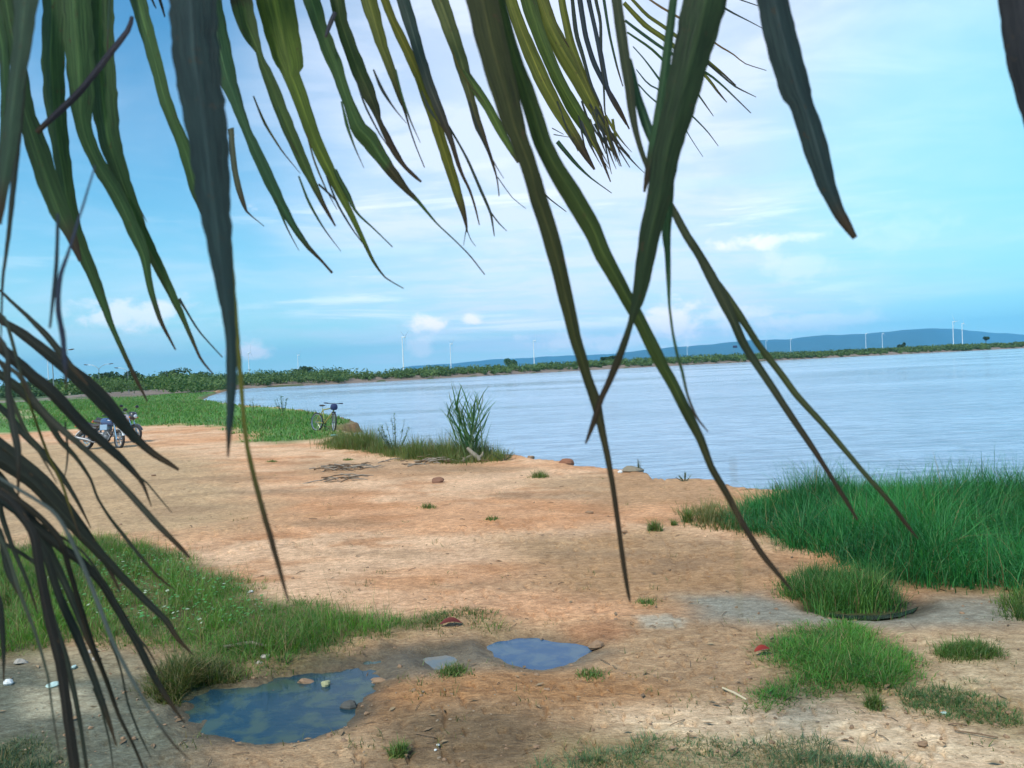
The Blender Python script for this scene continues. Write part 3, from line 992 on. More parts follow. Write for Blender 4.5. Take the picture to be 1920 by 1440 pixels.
def scatter_rocks(name, label, pts, s0, s1, m, kind='stuff'):
    mb = MB()
    base = MB().ell((0, 0, 0), (1, 1, 1), n=6, m=4)
    bv = np.array(base.v)
    Vs, Fs = [], []
    fq = [f for f in base.f]
    nv = len(bv)
    z = ground_z(pts[:, 0], pts[:, 1])
    f4 = np.array([f for f in fq if len(f) == 4])
    f3 = np.array([f for f in fq if len(f) == 3])
    allv, a4, a3 = [], [], []
    for i, p in enumerate(pts):
        s = s0 + (s1 - s0) * rng.random() ** 3
        v = bv * rng.uniform(.6, 1.2, 3) * s * (1 + rng.normal(0, .18, (nv, 1)))
        a = rng.uniform(0, 6.28)
        ca, sa = math.cos(a), math.sin(a)
        v = np.stack([v[:, 0] * ca - v[:, 1] * sa, v[:, 0] * sa + v[:, 1] * ca, v[:, 2] * .6], 1)
        allv.append(v + np.array([p[0], p[1], z[i] + s * .15]))
        a4.append(f4 + i * nv)
        a3.append(f3 + i * nv)
    me_ = mesh_np(name, np.concatenate(allv), [np.concatenate(a4), np.concatenate(a3)], smooth=False)
    return tag(link(name, me_, m), label, kind=kind)


def scatter_px(n, x0, x1, y0, y1, clear_lake=True):
    out = []
    for _ in range(n):
        p = P(rng.uniform(x0, x1), rng.uniform(y0, y1))
        out.append((p.x, p.y))
    out = np.array(out)
    if clear_lake:
        out = out[sdist(out[:, 0], out[:, 1], LAKE) > 0.1]
    for pw in pools_w.values():
        out = out[sdist(out[:, 0], out[:, 1], pw) > 0.0]
    return out


scatter_rocks('gravel', 'crumbs of earth and pebbles strewn over the shore', scatter_px(1100, 100, 1900, 860, 1440), .004, .022, M_CLOD)
scatter_rocks('gravel', 'pale gravel crumbs on the near ground', scatter_px(450, 0, 1920, 1180, 1440), .003, .012, mat('tan_gravel', (.25, .19, .13), .95, var=.4))
# twigs and dry leaf bits lying about
mb = MB()
for _ in range(120):
    p = P(rng.uniform(250, 1900), rng.uniform(860, 1440))
    if sdist(np.array([p.x]), np.array([p.y]), LAKE)[0] < .2: continue
    a = rng.uniform(0, 6.28)
    L = rng.uniform(.03, .16) * (0.5 + p.y / 14)
    z = gz(p) + .006
    q = Vector((math.cos(a), math.sin(a), 0)) * L
    mid = Vector((p.x, p.y, z + .006)) + q * .5 + Vector((0, rng.normal(0, .1) * L, 0))
    mb.tube([Vector((p.x, p.y, z)), mid, Vector((p.x, p.y, z)) + q], rng.uniform(.0015, .0035) * (0.6 + p.y / 12), 4)
tag(mb.build('scattered_twigs', M_TWIG), 'dry twigs and stalks scattered on the sand', kind='stuff')
V, Fq, Cc = [], [], []
for _ in range(300):
    p = P(rng.uniform(0, 1900), rng.uniform(1000, 1440))
    z = gz(p) + .008
    s = .006 + .02 * rng.random() ** 2
    a = rng.uniform(0, 6.28)
    ca, sa = math.cos(a) * s, math.sin(a) * s
    b0 = len(V)
    V += [(p.x - ca * 1.7, p.y - sa * 1.7, z), (p.x + sa * .6, p.y - ca * .6, z + s * .5 * rng.random()), (p.x + ca * 1.7, p.y + sa * 1.7, z + s * .4 * rng.random()), (p.x - sa * .6, p.y + ca * .6, z + s * .6 * rng.random())]
    Fq.append((b0, b0 + 1, b0 + 2, b0 + 3))
    k = rng.random()
    Cc += [(0.16 + .12 * k, 0.10 + .10 * k, 0.055 + .06 * k)] * 4
tag(link('leaf_litter', mesh_np('leaf_litter', np.array(V), np.array(Fq), np.array(Cc), False), attr_mat('dead_leaves', .8)), 'brown leaf bits lying on the near ground', kind='stuff')

THINGS = [  # px, py, size, material, name, category, label
    (570, 1266, (.13, .09, .07), M_CLOD, 'brick_piece', 'brick', 'broken brick at the upper rim of the large puddle'),
    (610, 1272, (.07, .07, .05), mat('ochre_stone', (.30, .30, .17), .9, var=.3), 'stone', 'stone', 'yellowish stone standing in the shallow top of the large puddle'),
    (655, 1312, (.13, .09, .07), mat('dark_stone', (.06, .06, .055), .8, var=.3), 'stone', 'stone', 'dark stone in the right side of the large puddle'),
    (708, 1270, (.13, .06, .04), M_CLOD, 'earth_clod', 'clod', 'brown clod where the large puddle narrows'),
    (500, 1238, (.08, .06, .04), M_STONE, 'stone', 'stone', 'pale stone at the lower edge of the left grass'),
    (486, 1248, (.06, .05, .03), M_STONE, 'stone', 'stone', 'small pale stone just below the other at the grass edge'),
    (40, 1243, (.10, .07, .05), M_STONE, 'stone', 'stone', 'whitish stone at the grass edge near the left border'),
    (174, 1222, (.10, .06, .04), M_STONE, 'stone', 'stone', 'pale slab-like stone seen between the left leaflets, upper one'),
    (180, 1237, (.07, .05, .035), M_STONE, 'stone', 'stone', 'small pale stone under the slab-like one at left'),
    (1118, 1208, (.13, .09, .08), M_CLOD, 'earth_clod', 'clod', 'dark clod at the right end of the bright blue puddle'),
    (995, 856, (.20, .14, .13), M_CLOD, 'earth_clod', 'clod', 'square clod on the eroded shore edge right of the reeds'),
    (1062, 869, (.34, .20, .18), mat('red_earth', (.22, .10, .06), .95, var=.3, bump=.6), 'earth_ledge', 'ledge', 'dark red ledge of earth jutting into the water'),
    (1186, 884, (.42, .24, .20), mat('grey_clod', (.22, .19, .14), .95, var=.4, bump=.8), 'earth_mound', 'mound', 'grey mound with sprigs on the shore edge behind the long leaflet'),
    (1163, 888, (.10, .07, .07), M_WHITE, 'white_stone', 'stone', 'small white stone beside the grey mound on the shore'),
    (1362, 911, (.14, .12, .12), M_CLOD, 'earth_clod', 'clod', 'dark clod at the end of the bare shore by the tall grass'),
    (1555, 1030, (.20, .07, .05), M_WHITE, 'white_litter', 'litter', 'pale flat scrap at the foot of the tall right grass'),
    (1398, 972, (.11, .08, .09), M_WHITE, 'white_litter', 'litter', 'whitish lump caught in the grass beside a hanging leaflet'),
    (626, 816, (.30, .16, .06), mat('cyan_litter', (.30, .62, .66), .4, var=.1), 'plastic_bag', 'litter', 'pale cyan scrap on the grass right under the bicycle'),
    (648, 814, (.32, .14, .04), mat('cream_litter', (.62, .55, .44), .6, var=.1), 'paper_scrap', 'litter', 'cream coloured scrap on the sand right of the cyan one'),
    (822, 1408, (.022, .018, .015), M_WHITE, 'white_litter', 'litter', 'upper of two tiny white flecks near the bottom'),
    (817, 1418, (.020, .016, .012), M_WHITE, 'white_litter', 'litter', 'lower of two tiny white flecks near the bottom'),
    (470, 1110, (.07, .04, .03), M_WHITE, 'white_litter', 'litter', 'white scrap at the upper edge of the left grass'),
    (14, 1283, (.08, .06, .05), M_WHITE, 'white_litter', 'litter', 'crumpled white scrap at the left border on bare ground'),
    (100, 1285, (.12, .10, .03), mat('aqua_litter', (.42, .56, .52), .5, var=.15), 'plastic_scrap', 'litter', 'pale aqua sheet of litter behind the left leaflets'),
    (137, 1252, (.05, .09, .03), mat('aqua_litter', (.42, .56, .52), .5, var=.15), 'plastic_scrap', 'litter', 'narrow aqua scrap above the larger aqua sheet'),
    (1770, 1345, (.05, .03, .015), mat('aqua_litter', (.42, .56, .52), .5, var=.15), 'plastic_scrap', 'litter', 'tiny aqua scrap in the creeping grass at lower right'),
    (288, 893, (.12, .10, .06), M_CLOD, 'earth_clod', 'clod', 'lone brown clod on the tan ground left of the long leaflet'),
    (820, 906, (.26, .15, .13), mat('rust_clod', (.22, .11, .07), .95, var=.4, bump=.8), 'earth_clod', 'clod', 'rust brown clods lying on the sand right of the stick pile'),
    (1170, 1000, (.10, .07, .04), M_CLOD, 'earth_clod', 'clod', 'flat brown clod on the sand left of the rounded tuft'),
    (1105, 961, (.14, .08, .05), M_CLOD, 'earth_clod', 'clod', 'small reddish clod on the pink sand near the long leaflet'),
]
for i, (px, py, size, m_, nm, cat, lab) in enumerate(THINGS):
    p = P(px, py)
    ob = rock(nm, size, m_, 100 + i)
    ob.location = (p.x, p.y, max(gz(p), PZ - .02) + size[2] * (.28 if cat not in ('ledge', 'mound') else .05))
    ob.rotation_euler = (0, 0, rng.uniform(-.5, .5))
    tag(ob, lab, cat, {'stone': 'loose stones', 'clod': 'clods of earth', 'litter': 'scraps of litter'}.get(cat))


def leaf_blade(name, L, w, curl, colr, loc, rz, tilt=0.0, lab=None, cat=None):
    """a single dry leaf: curved blade with a midrib"""
    n = 9
    V, C = [], []
    for i in range(n):
        t = i / (n - 1)
        ww = w * math.sin(math.pi * min(1, t * .92 + .06)) ** .8 * .5
        zc = curl * math.sin(math.pi * t) * L
        for k, s_ in enumerate((-1, 0, 1)):
            V.append((L * (t - .5), s_ * ww, zc + abs(s_) * ww * .5))
            C.append(tuple(c * (0.8 if s_ == 0 else 1) for c in colr))
    Fq = []
    for i in range(n - 1):
        for k in (0, 1):
            a = i * 3 + k
            Fq.append((a, a + 1, a + 4, a + 3))
    ob = link(name, mesh_np(name, np.array(V), np.array(Fq), np.array(C)), M_GRASS)
    ob.location = loc
    ob.rotation_euler = (tilt, 0, rz)
    if lab: tag(ob, lab, cat)
    return ob


p = P(846, 1178)
leaf_blade('dead_leaf', .17, .07, .12, (.16, .035, .03), (p.x, p.y, gz(p) + .015), .1, .25, 'dark red curled leaf on the earth above the puddles', 'leaf')
p = P(1430, 1234)
leaf_blade('dead_leaf', .12, .05, .12, (.32, .04, .03), (p.x, p.y, gz(p) + .03), .3, .3, 'red leaf at the left edge of the bright grass patch', 'leaf')
a, b = P(1355, 1301), P(1400, 1318)
MBs = MB().tube([Vector((a.x, a.y, gz(a) + .012)), Vector(((a.x + b.x) / 2, (a.y + b.y) / 2, gz((a + b) / 2) + .014)), Vector((b.x, b.y, gz(b) + .012))], [.006, .0075, .006], 8)
tag(MBs.build('stick', mat('pale_stick', (.50, .42, .28), .7, var=.2)), 'short pale straight stick on the sand left of the bright grass patch', 'stick')
a, b = P(1790, 1380), P(1872, 1394)
MBs = MB().tube([Vector((a.x, a.y, gz(a) + .012)), Vector(((a.x + b.x) / 2, (a.y + b.y) / 2 - .01, gz((a + b) / 2) + .016)), Vector((b.x, b.y, gz(b) + .012))], .004, 7)
tag(MBs.build('stick', M_TWIG), 'thin dark twig in the creeping grass at lower right', 'stick')
a, b = P(418, 1220), P(470, 1212)
MBs = MB().tube([Vector((a.x, a.y, gz(a) + .03)), Vector((b.x, b.y, gz(b) + .035)), Vector(P(500, 1216)) + Vector((0, 0, .02))], [.012, .014, .009], 7)
tag(MBs.build('stick', M_WOODGREY), 'grey stick lying in the grass above the large puddle', 'stick')

# brush piles of broken sticks by the shore
for (px, py, n, s, lab) in ((650, 880, 46, .62, 'heap of grey broken sticks on the sand below the bicycle'), (640, 903, 22, .5, 'thin second heap of sticks nearer than the first'),
                            (800, 868, 40, .9, 'loose row of dry sticks along the front of the shore grass')):
    c_ = P(px, py)
    root = empty('stick_pile', (c_.x, c_.y, gz(c_)))
    tag(root, lab, 'stick pile')
    for k in range(n):
        a = rng.normal(0, .5)
        L = rng.uniform(.15, .5)
        x0, y0 = rng.normal(0, s * .5), rng.normal(0, s * .35)
        h = rng.uniform(.01, .09)
        q = Vector((math.cos(a), math.sin(a), rng.normal(0, .12))) * L
        s0 = Vector((x0, y0, h))
        MB().tube([s0 - q * .5, s0 + Vector((0, rng.normal(0, .03), .02)), s0 + q * .5], [rng.uniform(.008, .018), .012, .005], 5).build('stick', M_WOODGREY if k % 3 else M_TWIG, root)

# forked driftwood by the reeds
c_ = P(886, 864)
root = empty('driftwood', (c_.x, c_.y, gz(c_)))
tag(root, 'grey forked piece of driftwood leaning at the foot of the reeds', 'driftwood')
MB().tube([(-.10, 0, .30), (0.0, -.04, .19), (.12, -.10, .09), (.17, -.16, .02)], [.035, .05, .055, .04], 9).build('log', M_WOODGREY, root)
MB().tube([(.14, -.10, .08), (.22, -.06, .13), (.24, -.03, .2)], [.04, .03, .015], 8).build('branch', M_WOODGREY, root)
MB().tube([(-.22, -.08, .03), (-.08, -.06, .10), (.03, -.05, .16)], [.03, .035, .02], 8).build('branch', M_WOODGREY, root)


# ------------------------------------------------------------------ reeds and weeds on the shore
def blade_obj(name, base, az, L, lean, w, colr, parent, droop=1.0, n=8):
    V, C = [], []
    p = Vector(base)
    el = math.pi / 2 - lean
    h = Vector((math.cos(az), math.sin(az), 0))
    side = Vector((-math.sin(az), math.cos(az), 0))
    side = (side + h * .3).normalized()
    for i in range(n):
        t = i / (n - 1)
        ww = w * .5 * (min(1, .35 + 3 * t) * (1 - t) ** .6)
        d = h * math.cos(el) + Vector((0, 0, math.sin(el)))
        nrm = side.cross(d)
        for s_ in (-1, 0, 1):
            q = p + side * (s_ * ww) + nrm * (abs(s_) * ww * .5)
            V.append(tuple(q))
            C.append(tuple(c * (1.25 if s_ == 0 else 1) for c in colr))
        p = p + d * (L / (n - 1))
        el -= droop * .9 * t / (n - 1) * 2
    Fq = []
    for i in range(n - 1):
        for k in (0, 1):
            a = i * 3 + k
            Fq.append((a, a + 1, a + 4, a + 3))
    return link(name, mesh_np(name, np.array(V), np.array(Fq), np.array(C)), M_GRASS, parent)


c_ = P(884, 862)
root = empty('reed_clump', (c_.x, c_.y, gz(c_)))
tag(root, 'tall clump of broad bladed reeds on the shore above the driftwood', 'reeds')
for k in range(20):
    x0, y0 = rng.normal(0, .12), rng.normal(0, .10)
    tx = rng.uniform(-.55, .55)
    top = Vector((x0 + tx * .9, y0 + rng.normal(0, .15), rng.uniform(.85, 1.25)))
    MB().tube([(x0, y0, 0), (x0 + tx * .3, y0, top.z * .5), top], [.010, .008, .004], 6).build('stem', mat('reed_stem', (.10, .15, .06), .7) if k == 0 else bpy.data.materials['reed_stem'], root)
    az0 = 0 if tx > 0 else math.pi
    for j in range(5):
        t = .25 + .17 * j
        base = (x0 + tx * .9 * t * t, y0, top.z * t)
        az = az0 + rng.normal(0, .8) + (math.pi if rng.random() < .3 else 0)
        g = rng.random()
        blade_obj('leaf', base, az, rng.uniform(.45, .8), rng.uniform(.2, .7), rng.uniform(.036, .062), (.035 + .05 * g, .11 + .08 * g, .04 + .03 * g), root, rng.uniform(.3, .9))
    if k in (0, 3, 5, 7, 8, 10):
        tp = top + Vector((tx * .18, 0, rng.uniform(.12, .40)))
        MB().tube([top, top.lerp(tp, .5) + Vector((tx * .02, 0, 0)), tp], [.004, .011, .003], 6).build('seed_plume', mat('plume', (.16, .20, .13), .9) if k == 0 else bpy.data.materials['plume'], root)
# dry lower stalks
for k in range(16):
    blade_obj('dry_stalk', (rng.normal(.05, .12), rng.normal(0, .1), 0), rng.uniform(-1.2, 1.2), rng.uniform(.35, .75), rng.uniform(.15, .6), .016, (.16, .14, .10), root, .3)

M_WSTEM = mat('weed_stem', (.10, .12, .07), .8)


def weed(px, py, H, spread, nst, lab, leafc=(.10, .17, .10), ls=.035, nleaf=26):
    c_ = P(px, py)
    root = empty('weed', (c_.x, c_.y, gz(c_)))
    tag(root, lab, 'weed')
    V, Fq, Cc = [], [], []
    mbs = MB()
    for k in range(nst):
        sx_ = rng.uniform(-1, 1) * spread if k else 0.02
        sy_ = rng.uniform(-.4, .4) * spread
        h = H * (1 - .45 * abs(sx_) / max(spread, .01) * (1 if k else 0)) * rng.uniform(.85, 1)
        pts = [Vector((sx_ * .15, sy_ * .15, 0)), Vector((sx_ * .6, sy_ * .6, h * .45)), Vector((sx_, sy_, h))]
        mbs.tube(pts, [.008, .006, .002], 5)
        for j in range(nleaf):
            t = rng.uniform(.2, 1)
            q = pts[0] * (1 - t) ** 2 + pts[1] * 2 * t * (1 - t) + pts[2] * t * t
            a = rng.uniform(0, 6.28)
            s = ls * rng.uniform(.5, 1.2)
            d = Vector((math.cos(a), math.sin(a), rng.uniform(-.2, .8))).normalized() * s * 2
            e = d.cross(Vector((0, 0, 1))).normalized() * s * .55
            b0 = len(V)
            V += [q, q + d * .5 + e, q + d, q + d * .5 - e]
            Fq.append((b0, b0 + 1, b0 + 2, b0 + 3))
            g = rng.uniform(.6, 1.3)
            Cc += [tuple(c * g for c in leafc)] * 4
    mbs.build('stem', M_WSTEM, root)
    lf = link('leaves', mesh_np('leaves', np.array([tuple(v) for v in V]), np.array(Fq), np.array(Cc), False), M_GRASS, root)
    lf['kind'] = 'stuff'
    return root


weed(742, 849, 1.15, .40, 12, 'tall airy weed with small grey green leaves left of the reeds', ls=.034, nleaf=44)
weed(805, 856, .55, .14, 4, 'short brownish weed between the airy weed and the reeds', (.13, .14, .09), .02, 18)
weed(530, 774, 1.1, .7, 9, 'round leafy weed at the water edge left of the bicycle', (.08, .16, .09), .06, 30)
weed(475, 770, .9, .5, 5, 'thin weed at the water edge next to the thick dark leaflet', (.08, .15, .08), .045, 16)
weed(1196, 884, .26, .12, 6, 'sprigs growing on the grey mound at the shore', (.13, .14, .08), .010, 10)
weed(1284, 904, .16, .18, 8, 'low green weed on the bare shore edge near the second long leaflet', (.08, .14, .06), .014, 16)
weed(1455, 922, .16, .10, 6, 'tiny weed on the sand strip before the tall grass', (.07, .14, .06), .012, 14)
weed(945, 862, .28, .30, 9, 'low bushy weed right of the reeds on the shore edge', (.10, .13, .07), .02, 20)
weed(1625, 1012, .55, .10, 3, 'pale stem sticking up in the tall right grass', (.16, .24, .14), .016, 10)

# pale bent scrap over the top of the tall grass
p = P(1885, 925)
root = empty('bent_branch', (p.x, p.y, gz(p)))
tag(root, 'dark bent branch with a pale leaf poking above the tall right grass', 'branch')
MB().tube([(-.10, 0, .22), (-.07, 0, .30), (-.03, 0, .335), (.02, 0, .34), (.09, 0, .30)], [.008, .010, .010, .009, .004], 7).build('stem', M_TWIG, root)
lf = leaf_blade('leaf', .16, .05, .2, (.30, .42, .36), (.035, -.01, .30), 0, .5)
lf.parent = root


# ------------------------------------------------------------------ motorcycles
def paint(name, base, rough=.3, metal=0.0, coat=.4):
    return mat(name, base, rough, metal, var=.08, scale=8, coat=coat)


M_TYRE = mat('rubber', (.025, .025, .027), .85, var=.3, scale=30)
M_RIM = mat('alloy', (.45, .46, .48), .35, .8, var=.15)
M_BLACK = mat('black_plastic', (.03, .03, .035), .5, var=.2)
M_SEAT = mat('black_vinyl', (.035, .03, .03), .55, var=.2, bump=.2)
M_CHROME = mat('chrome', (.6, .62, .65), .2, .95, var=.08)
M_ENGINE = mat('engine_metal', (.24, .25, .27), .5, .6, var=.3)
M_LENS = mat('headlight_lens', (.75, .80, .85), .15, .1, var=.05, coat=.5)
M_RED = mat('red_lens', (.45, .03, .03), .3, var=.1, coat=.4)
M_ORANGE = mat('amber_lens', (.65, .22, .03), .3, var=.1, coat=.4)
M_MIRROR = mat('mirror_glass', (.85, .88, .92), .06, 1.0, var=.02)


def wheel(name, c, axis, R_, parent, spokes=10, tw=.045, mt=M_TYRE, disc=True):
    root_ = bpy.data.objects.new(name, None)
    col.objects.link(root_)
    root_.parent = parent
    c = Vector(c)
    MB().ring(c, axis, R_ - tw * .9, tw, 36, 9, 1.0).build('tyre', mt, root_)
    r_ = MB().ring(c, axis, R_ - tw * 2.0, .014, 32, 6, 1.6)
    r_.build('rim', M_RIM, root_)
    ax = Vector(axis).normalized()
    u = Vector((0, 0, 1))
    w_ = ax.cross(u).normalized()
    MB().tube([c - ax * .07, c + ax * .07], .028, 10).build('hub', M_ENGINE, root_)
    for k in range(spokes):
        th = 2 * math.pi * k / spokes
        e = u * math.cos(th) + w_ * math.sin(th)
        MB().tube([c + e * .02, c + e * (R_ - tw * 2)], .006 if spokes < 14 else .0022, 5).build('spoke', M_RIM, root_)
    if disc:
        MB().ring(c + ax * .06, axis, .085, .022, 24, 4, .12).build('brake_disc', M_CHROME, root_)
    return root_


def motorcycle(loc, rz, lab, body, accent, tankc, steer=0.35, lean=-.10):
    root = empty('motorcycle', loc, rz)
    root.rotation_euler = (lean, 0, rz)
    tag(root, lab, 'motorcycle', 'motorcycles parked on the sand')
    Y = (0, 1, 0)
    wheel('rear_wheel', (-.62, 0, .30), Y, .30, root, 10, .050)
    # steering assembly direction
    S = Matrix.Rotation(steer, 3, 'Z')
    piv = Vector((.46, 0, .86))

    def st(p):
        return piv + S @ (Vector(p) - piv)

    fax = S @ Vector((0, 1, 0))
    wheel('front_wheel', st((.66, 0, .30)), fax, .30, root, 10, .042)
    for s in (-1, 1):
        f = MB().tube([st((.66, s * .085, .30)), st((.56, s * .085, .58)), st((.44, s * .085, .92))], [.026, .024, .018], 10)
        f.build('fork_leg', M_CHROME, root)
    mg = MB()
    V = []
    for i in range(10):
        th = rad(20 + 125 * i / 9)
        for s in (-1, -.5, .5, 1):
            rr0 = .345 + (.012 if abs(s) < 1 else -.015)
            V.append(st((.66 + rr0 * math.cos(th), s * .065, .30 + rr0 * math.sin(th))))
    mg.add(V, [(i * 4 + k, i * 4 + k + 1, i * 4 + k + 5, i * 4 + k + 4) for i in range(9) for k in range(3)])
    mg.build('front_mudguard', body, root)
    # frame
    fr = MB()
    fr.tube([(.44, 0, .88), (.10, 0, .80), (-.35, 0, .74), (-.80, 0, .80)], .022)
    fr.tube([(.44, 0, .80), (.30, 0, .45), (.18, 0, .26), (-.20, 0, .26), (-.30, 0, .55), (-.35, 0, .72)], .022)
    for s in (-1, 1):
        fr.tube([(-.28, s * .10, .34), (-.62, s * .10, .30)], .024)
        fr.tube([(-.60, s * .12, .33), (-.52, s * .13, .66)], [.03, .022])
    fr.build('frame', M_BLACK, root)
    en = MB()
    en.box((.04, 0, .36), (.36, .24, .22), bev=.25)
    en.tube([(.10, 0, .44), (.19, 0, .62)], [.10, .085], 12)
    for k in range(5):
        en.box((.115 + .017 * k, 0, .475 + .032 * k), (.21, .20, .010), Matrix.Rotation(-.45, 3, 'Y'))
    en.tube([(-.02, -.15, .35), (-.02, .15, .35)], .095, 14)
    en.build('engine', M_ENGINE, root)
    MB().tube([(.20, -.08, .56), (.32, -.11, .42), (.24, -.14, .26), (-.20, -.16, .24), (-.32, -.17, .27)], .022, 9).tube([(-.30, -.17, .27), (-.42, -.18, .32), (-.86, -.19, .42)], [.035, .05, .048], 12).build('exhaust', M_ENGINE, root)
    # tank
    tk = MB().ell((.20, 0, .87), (.27, .15, .13), Matrix.Rotation(.12, 3, 'Y'), 16, 10, .8)
    tk.build('fuel_tank', tankc, root)
    MB().box((.10, .125, .70), (.26, .03, .18), bev=.4).box((.10, -.125, .70), (.26, .03, .18), bev=.4).build('side_panel', accent, root)
    seat = MB()
    V = []
    xs = [(.00, .83, .10), (-.12, .805, .13), (-.30, .80, .14), (-.45, .84, .13), (-.62, .875, .12), (-.78, .90, .07)]
    for (x_, z_, w_) in xs:
        V += [(x_, -w_, z_ - .05), (x_, -w_ * .9, z_ + .01), (x_, 0, z_ + .03), (x_, w_ * .9, z_ + .01), (x_, w_, z_ - .05), (x_, 0, z_ - .07)]
    fs = [(i * 6 + k, i * 6 + (k + 1) % 6, (i + 1) * 6 + (k + 1) % 6, (i + 1) * 6 + k) for i in range(5) for k in range(6)]
    fs += [tuple(range(6)), tuple(30 + k for k in range(6))[::-1]]
    seat.add(V, fs)
    seat.build('seat', M_SEAT, root)
    tl = MB().ell((-.58, 0, .76), (.34, .11, .075), Matrix.Rotation(.14, 3, 'Y'), 14, 8, .75)
    tl.build('tail_cowl', body, root)
    rm = MB()
    V = []
    for i in range(9):
        th = rad(60 + 110 * i / 8)
        for s in (-1, -.5, .5, 1):
            r0 = .36 + (.012 if abs(s) < 1 else -.02)
            V.append((-.62 + r0 * math.cos(th), s * .075, .30 + r0 * math.sin(th)))
    rm.add(V, [(i * 4 + k, i * 4 + k + 1, i * 4 + k + 5, i * 4 + k + 4) for i in range(8) for k in range(3)])
    rm.build('rear_mudguard', body, root)
    MB().ell((-.92, 0, .80), (.04, .07, .035), n=10, m=6).build('tail_light', M_RED, root)
    for s in (-1, 1):
        MB().ell((-.86, s * .15, .76), (.03, .035, .025), n=10, m=6).tube([(-.84, s * .05, .77), (-.86, s * .13, .76)], .008).build('indicator', M_ORANGE, root)
        MB().ell(st((.58, s * .17, .88)), (.03, .035, .025), n=10, m=6).tube([st((.54, s * .06, .88)), st((.58, s * .15, .88))], .008).build('indicator', M_ORANGE, root)
    cw = MB().ell(st((.56, 0, .93)), (.12, .13, .14), S @ Matrix.Rotation(-.3, 3, 'Y'), 14, 10, .85)
    cw.build('headlight_cowl', body, root)
    MB().ell(st((.645, 0, .91)), (.05, .085, .075), S, 14, 8).build('headlight', M_LENS, root)
    hb = MB().tube([st((.30, -.36, 1.06)), st((.38, -.22, 1.07)), st((.44, -.10, 1.0)), st((.44, .10, 1.0)), st((.38, .22, 1.07)), st((.30, .36, 1.06))], .012, 8).build('handlebar', M_CHROME, root)
    for s in (-1, 1):
        MB().tube([st((.345, s * .27, 1.068)), st((.30, s * .38, 1.06))], .019, 8).build('grip', M_BLACK, hb)
        mi = MB().tube([st((.37, s * .22, 1.07)), st((.38, s * .30, 1.22))], .006, 6).ell(st((.375, s * .33, 1.27)), (.018, .075, .05), S, 12, 8).build('mirror', M_BLACK, hb)
        MB().ell(st((.358, s * .33, 1.27)), (.008, .066, .042), S, 12, 8).build('mirror_glass', M_MIRROR, hb)
    MB().box(st((.46, 0, 1.04)), (.09, .16, .07), S, bev=.3).build('instrument_cluster', M_BLACK, root)
    MB().tube([(-.05, .12, .28), (-.12, .26, .02)], .012, 7).tube([(-.12, .26, .02), (-.05, .30, .012)], .010, 6).build('kickstand', M_BLACK, root)
    for s in (-1, 1):
        MB().tube([(-.10, s * .12, .30), (-.10, s * .26, .31)], .014, 8).build('footpeg', M_BLACK, root)
    ch = MB().tube([(-.62, .11, .36), (-.02, .14, .40)], .010, 5).tube([(-.62, .11, .24), (-.02, .14, .30)], .010, 5)
    ch.build('chain', M_ENGINE, root)
    return root


p = P(193, 841)
motorcycle((p.x, p.y, gz(p) - .005), rad(-8), 'white and blue motorcycle parked nearest on the sand behind the left leaflets', paint('white_paint', (.74, .77, .80)), paint('pale_blue_panel', (.25, .36, .50)), paint('blue_paint', (.05, .09, .20)), steer=-.5)
p = P(222, 831)
motorcycle((p.x, p.y, gz(p) - .005), rad(-6), 'dark motorcycle with a red flash standing just behind the white one', paint('dark_paint', (.05, .045, .05)), paint('red_panel', (.45, .08, .08)), paint('silver_tank', (.50, .42, .46)), steer=-.3)


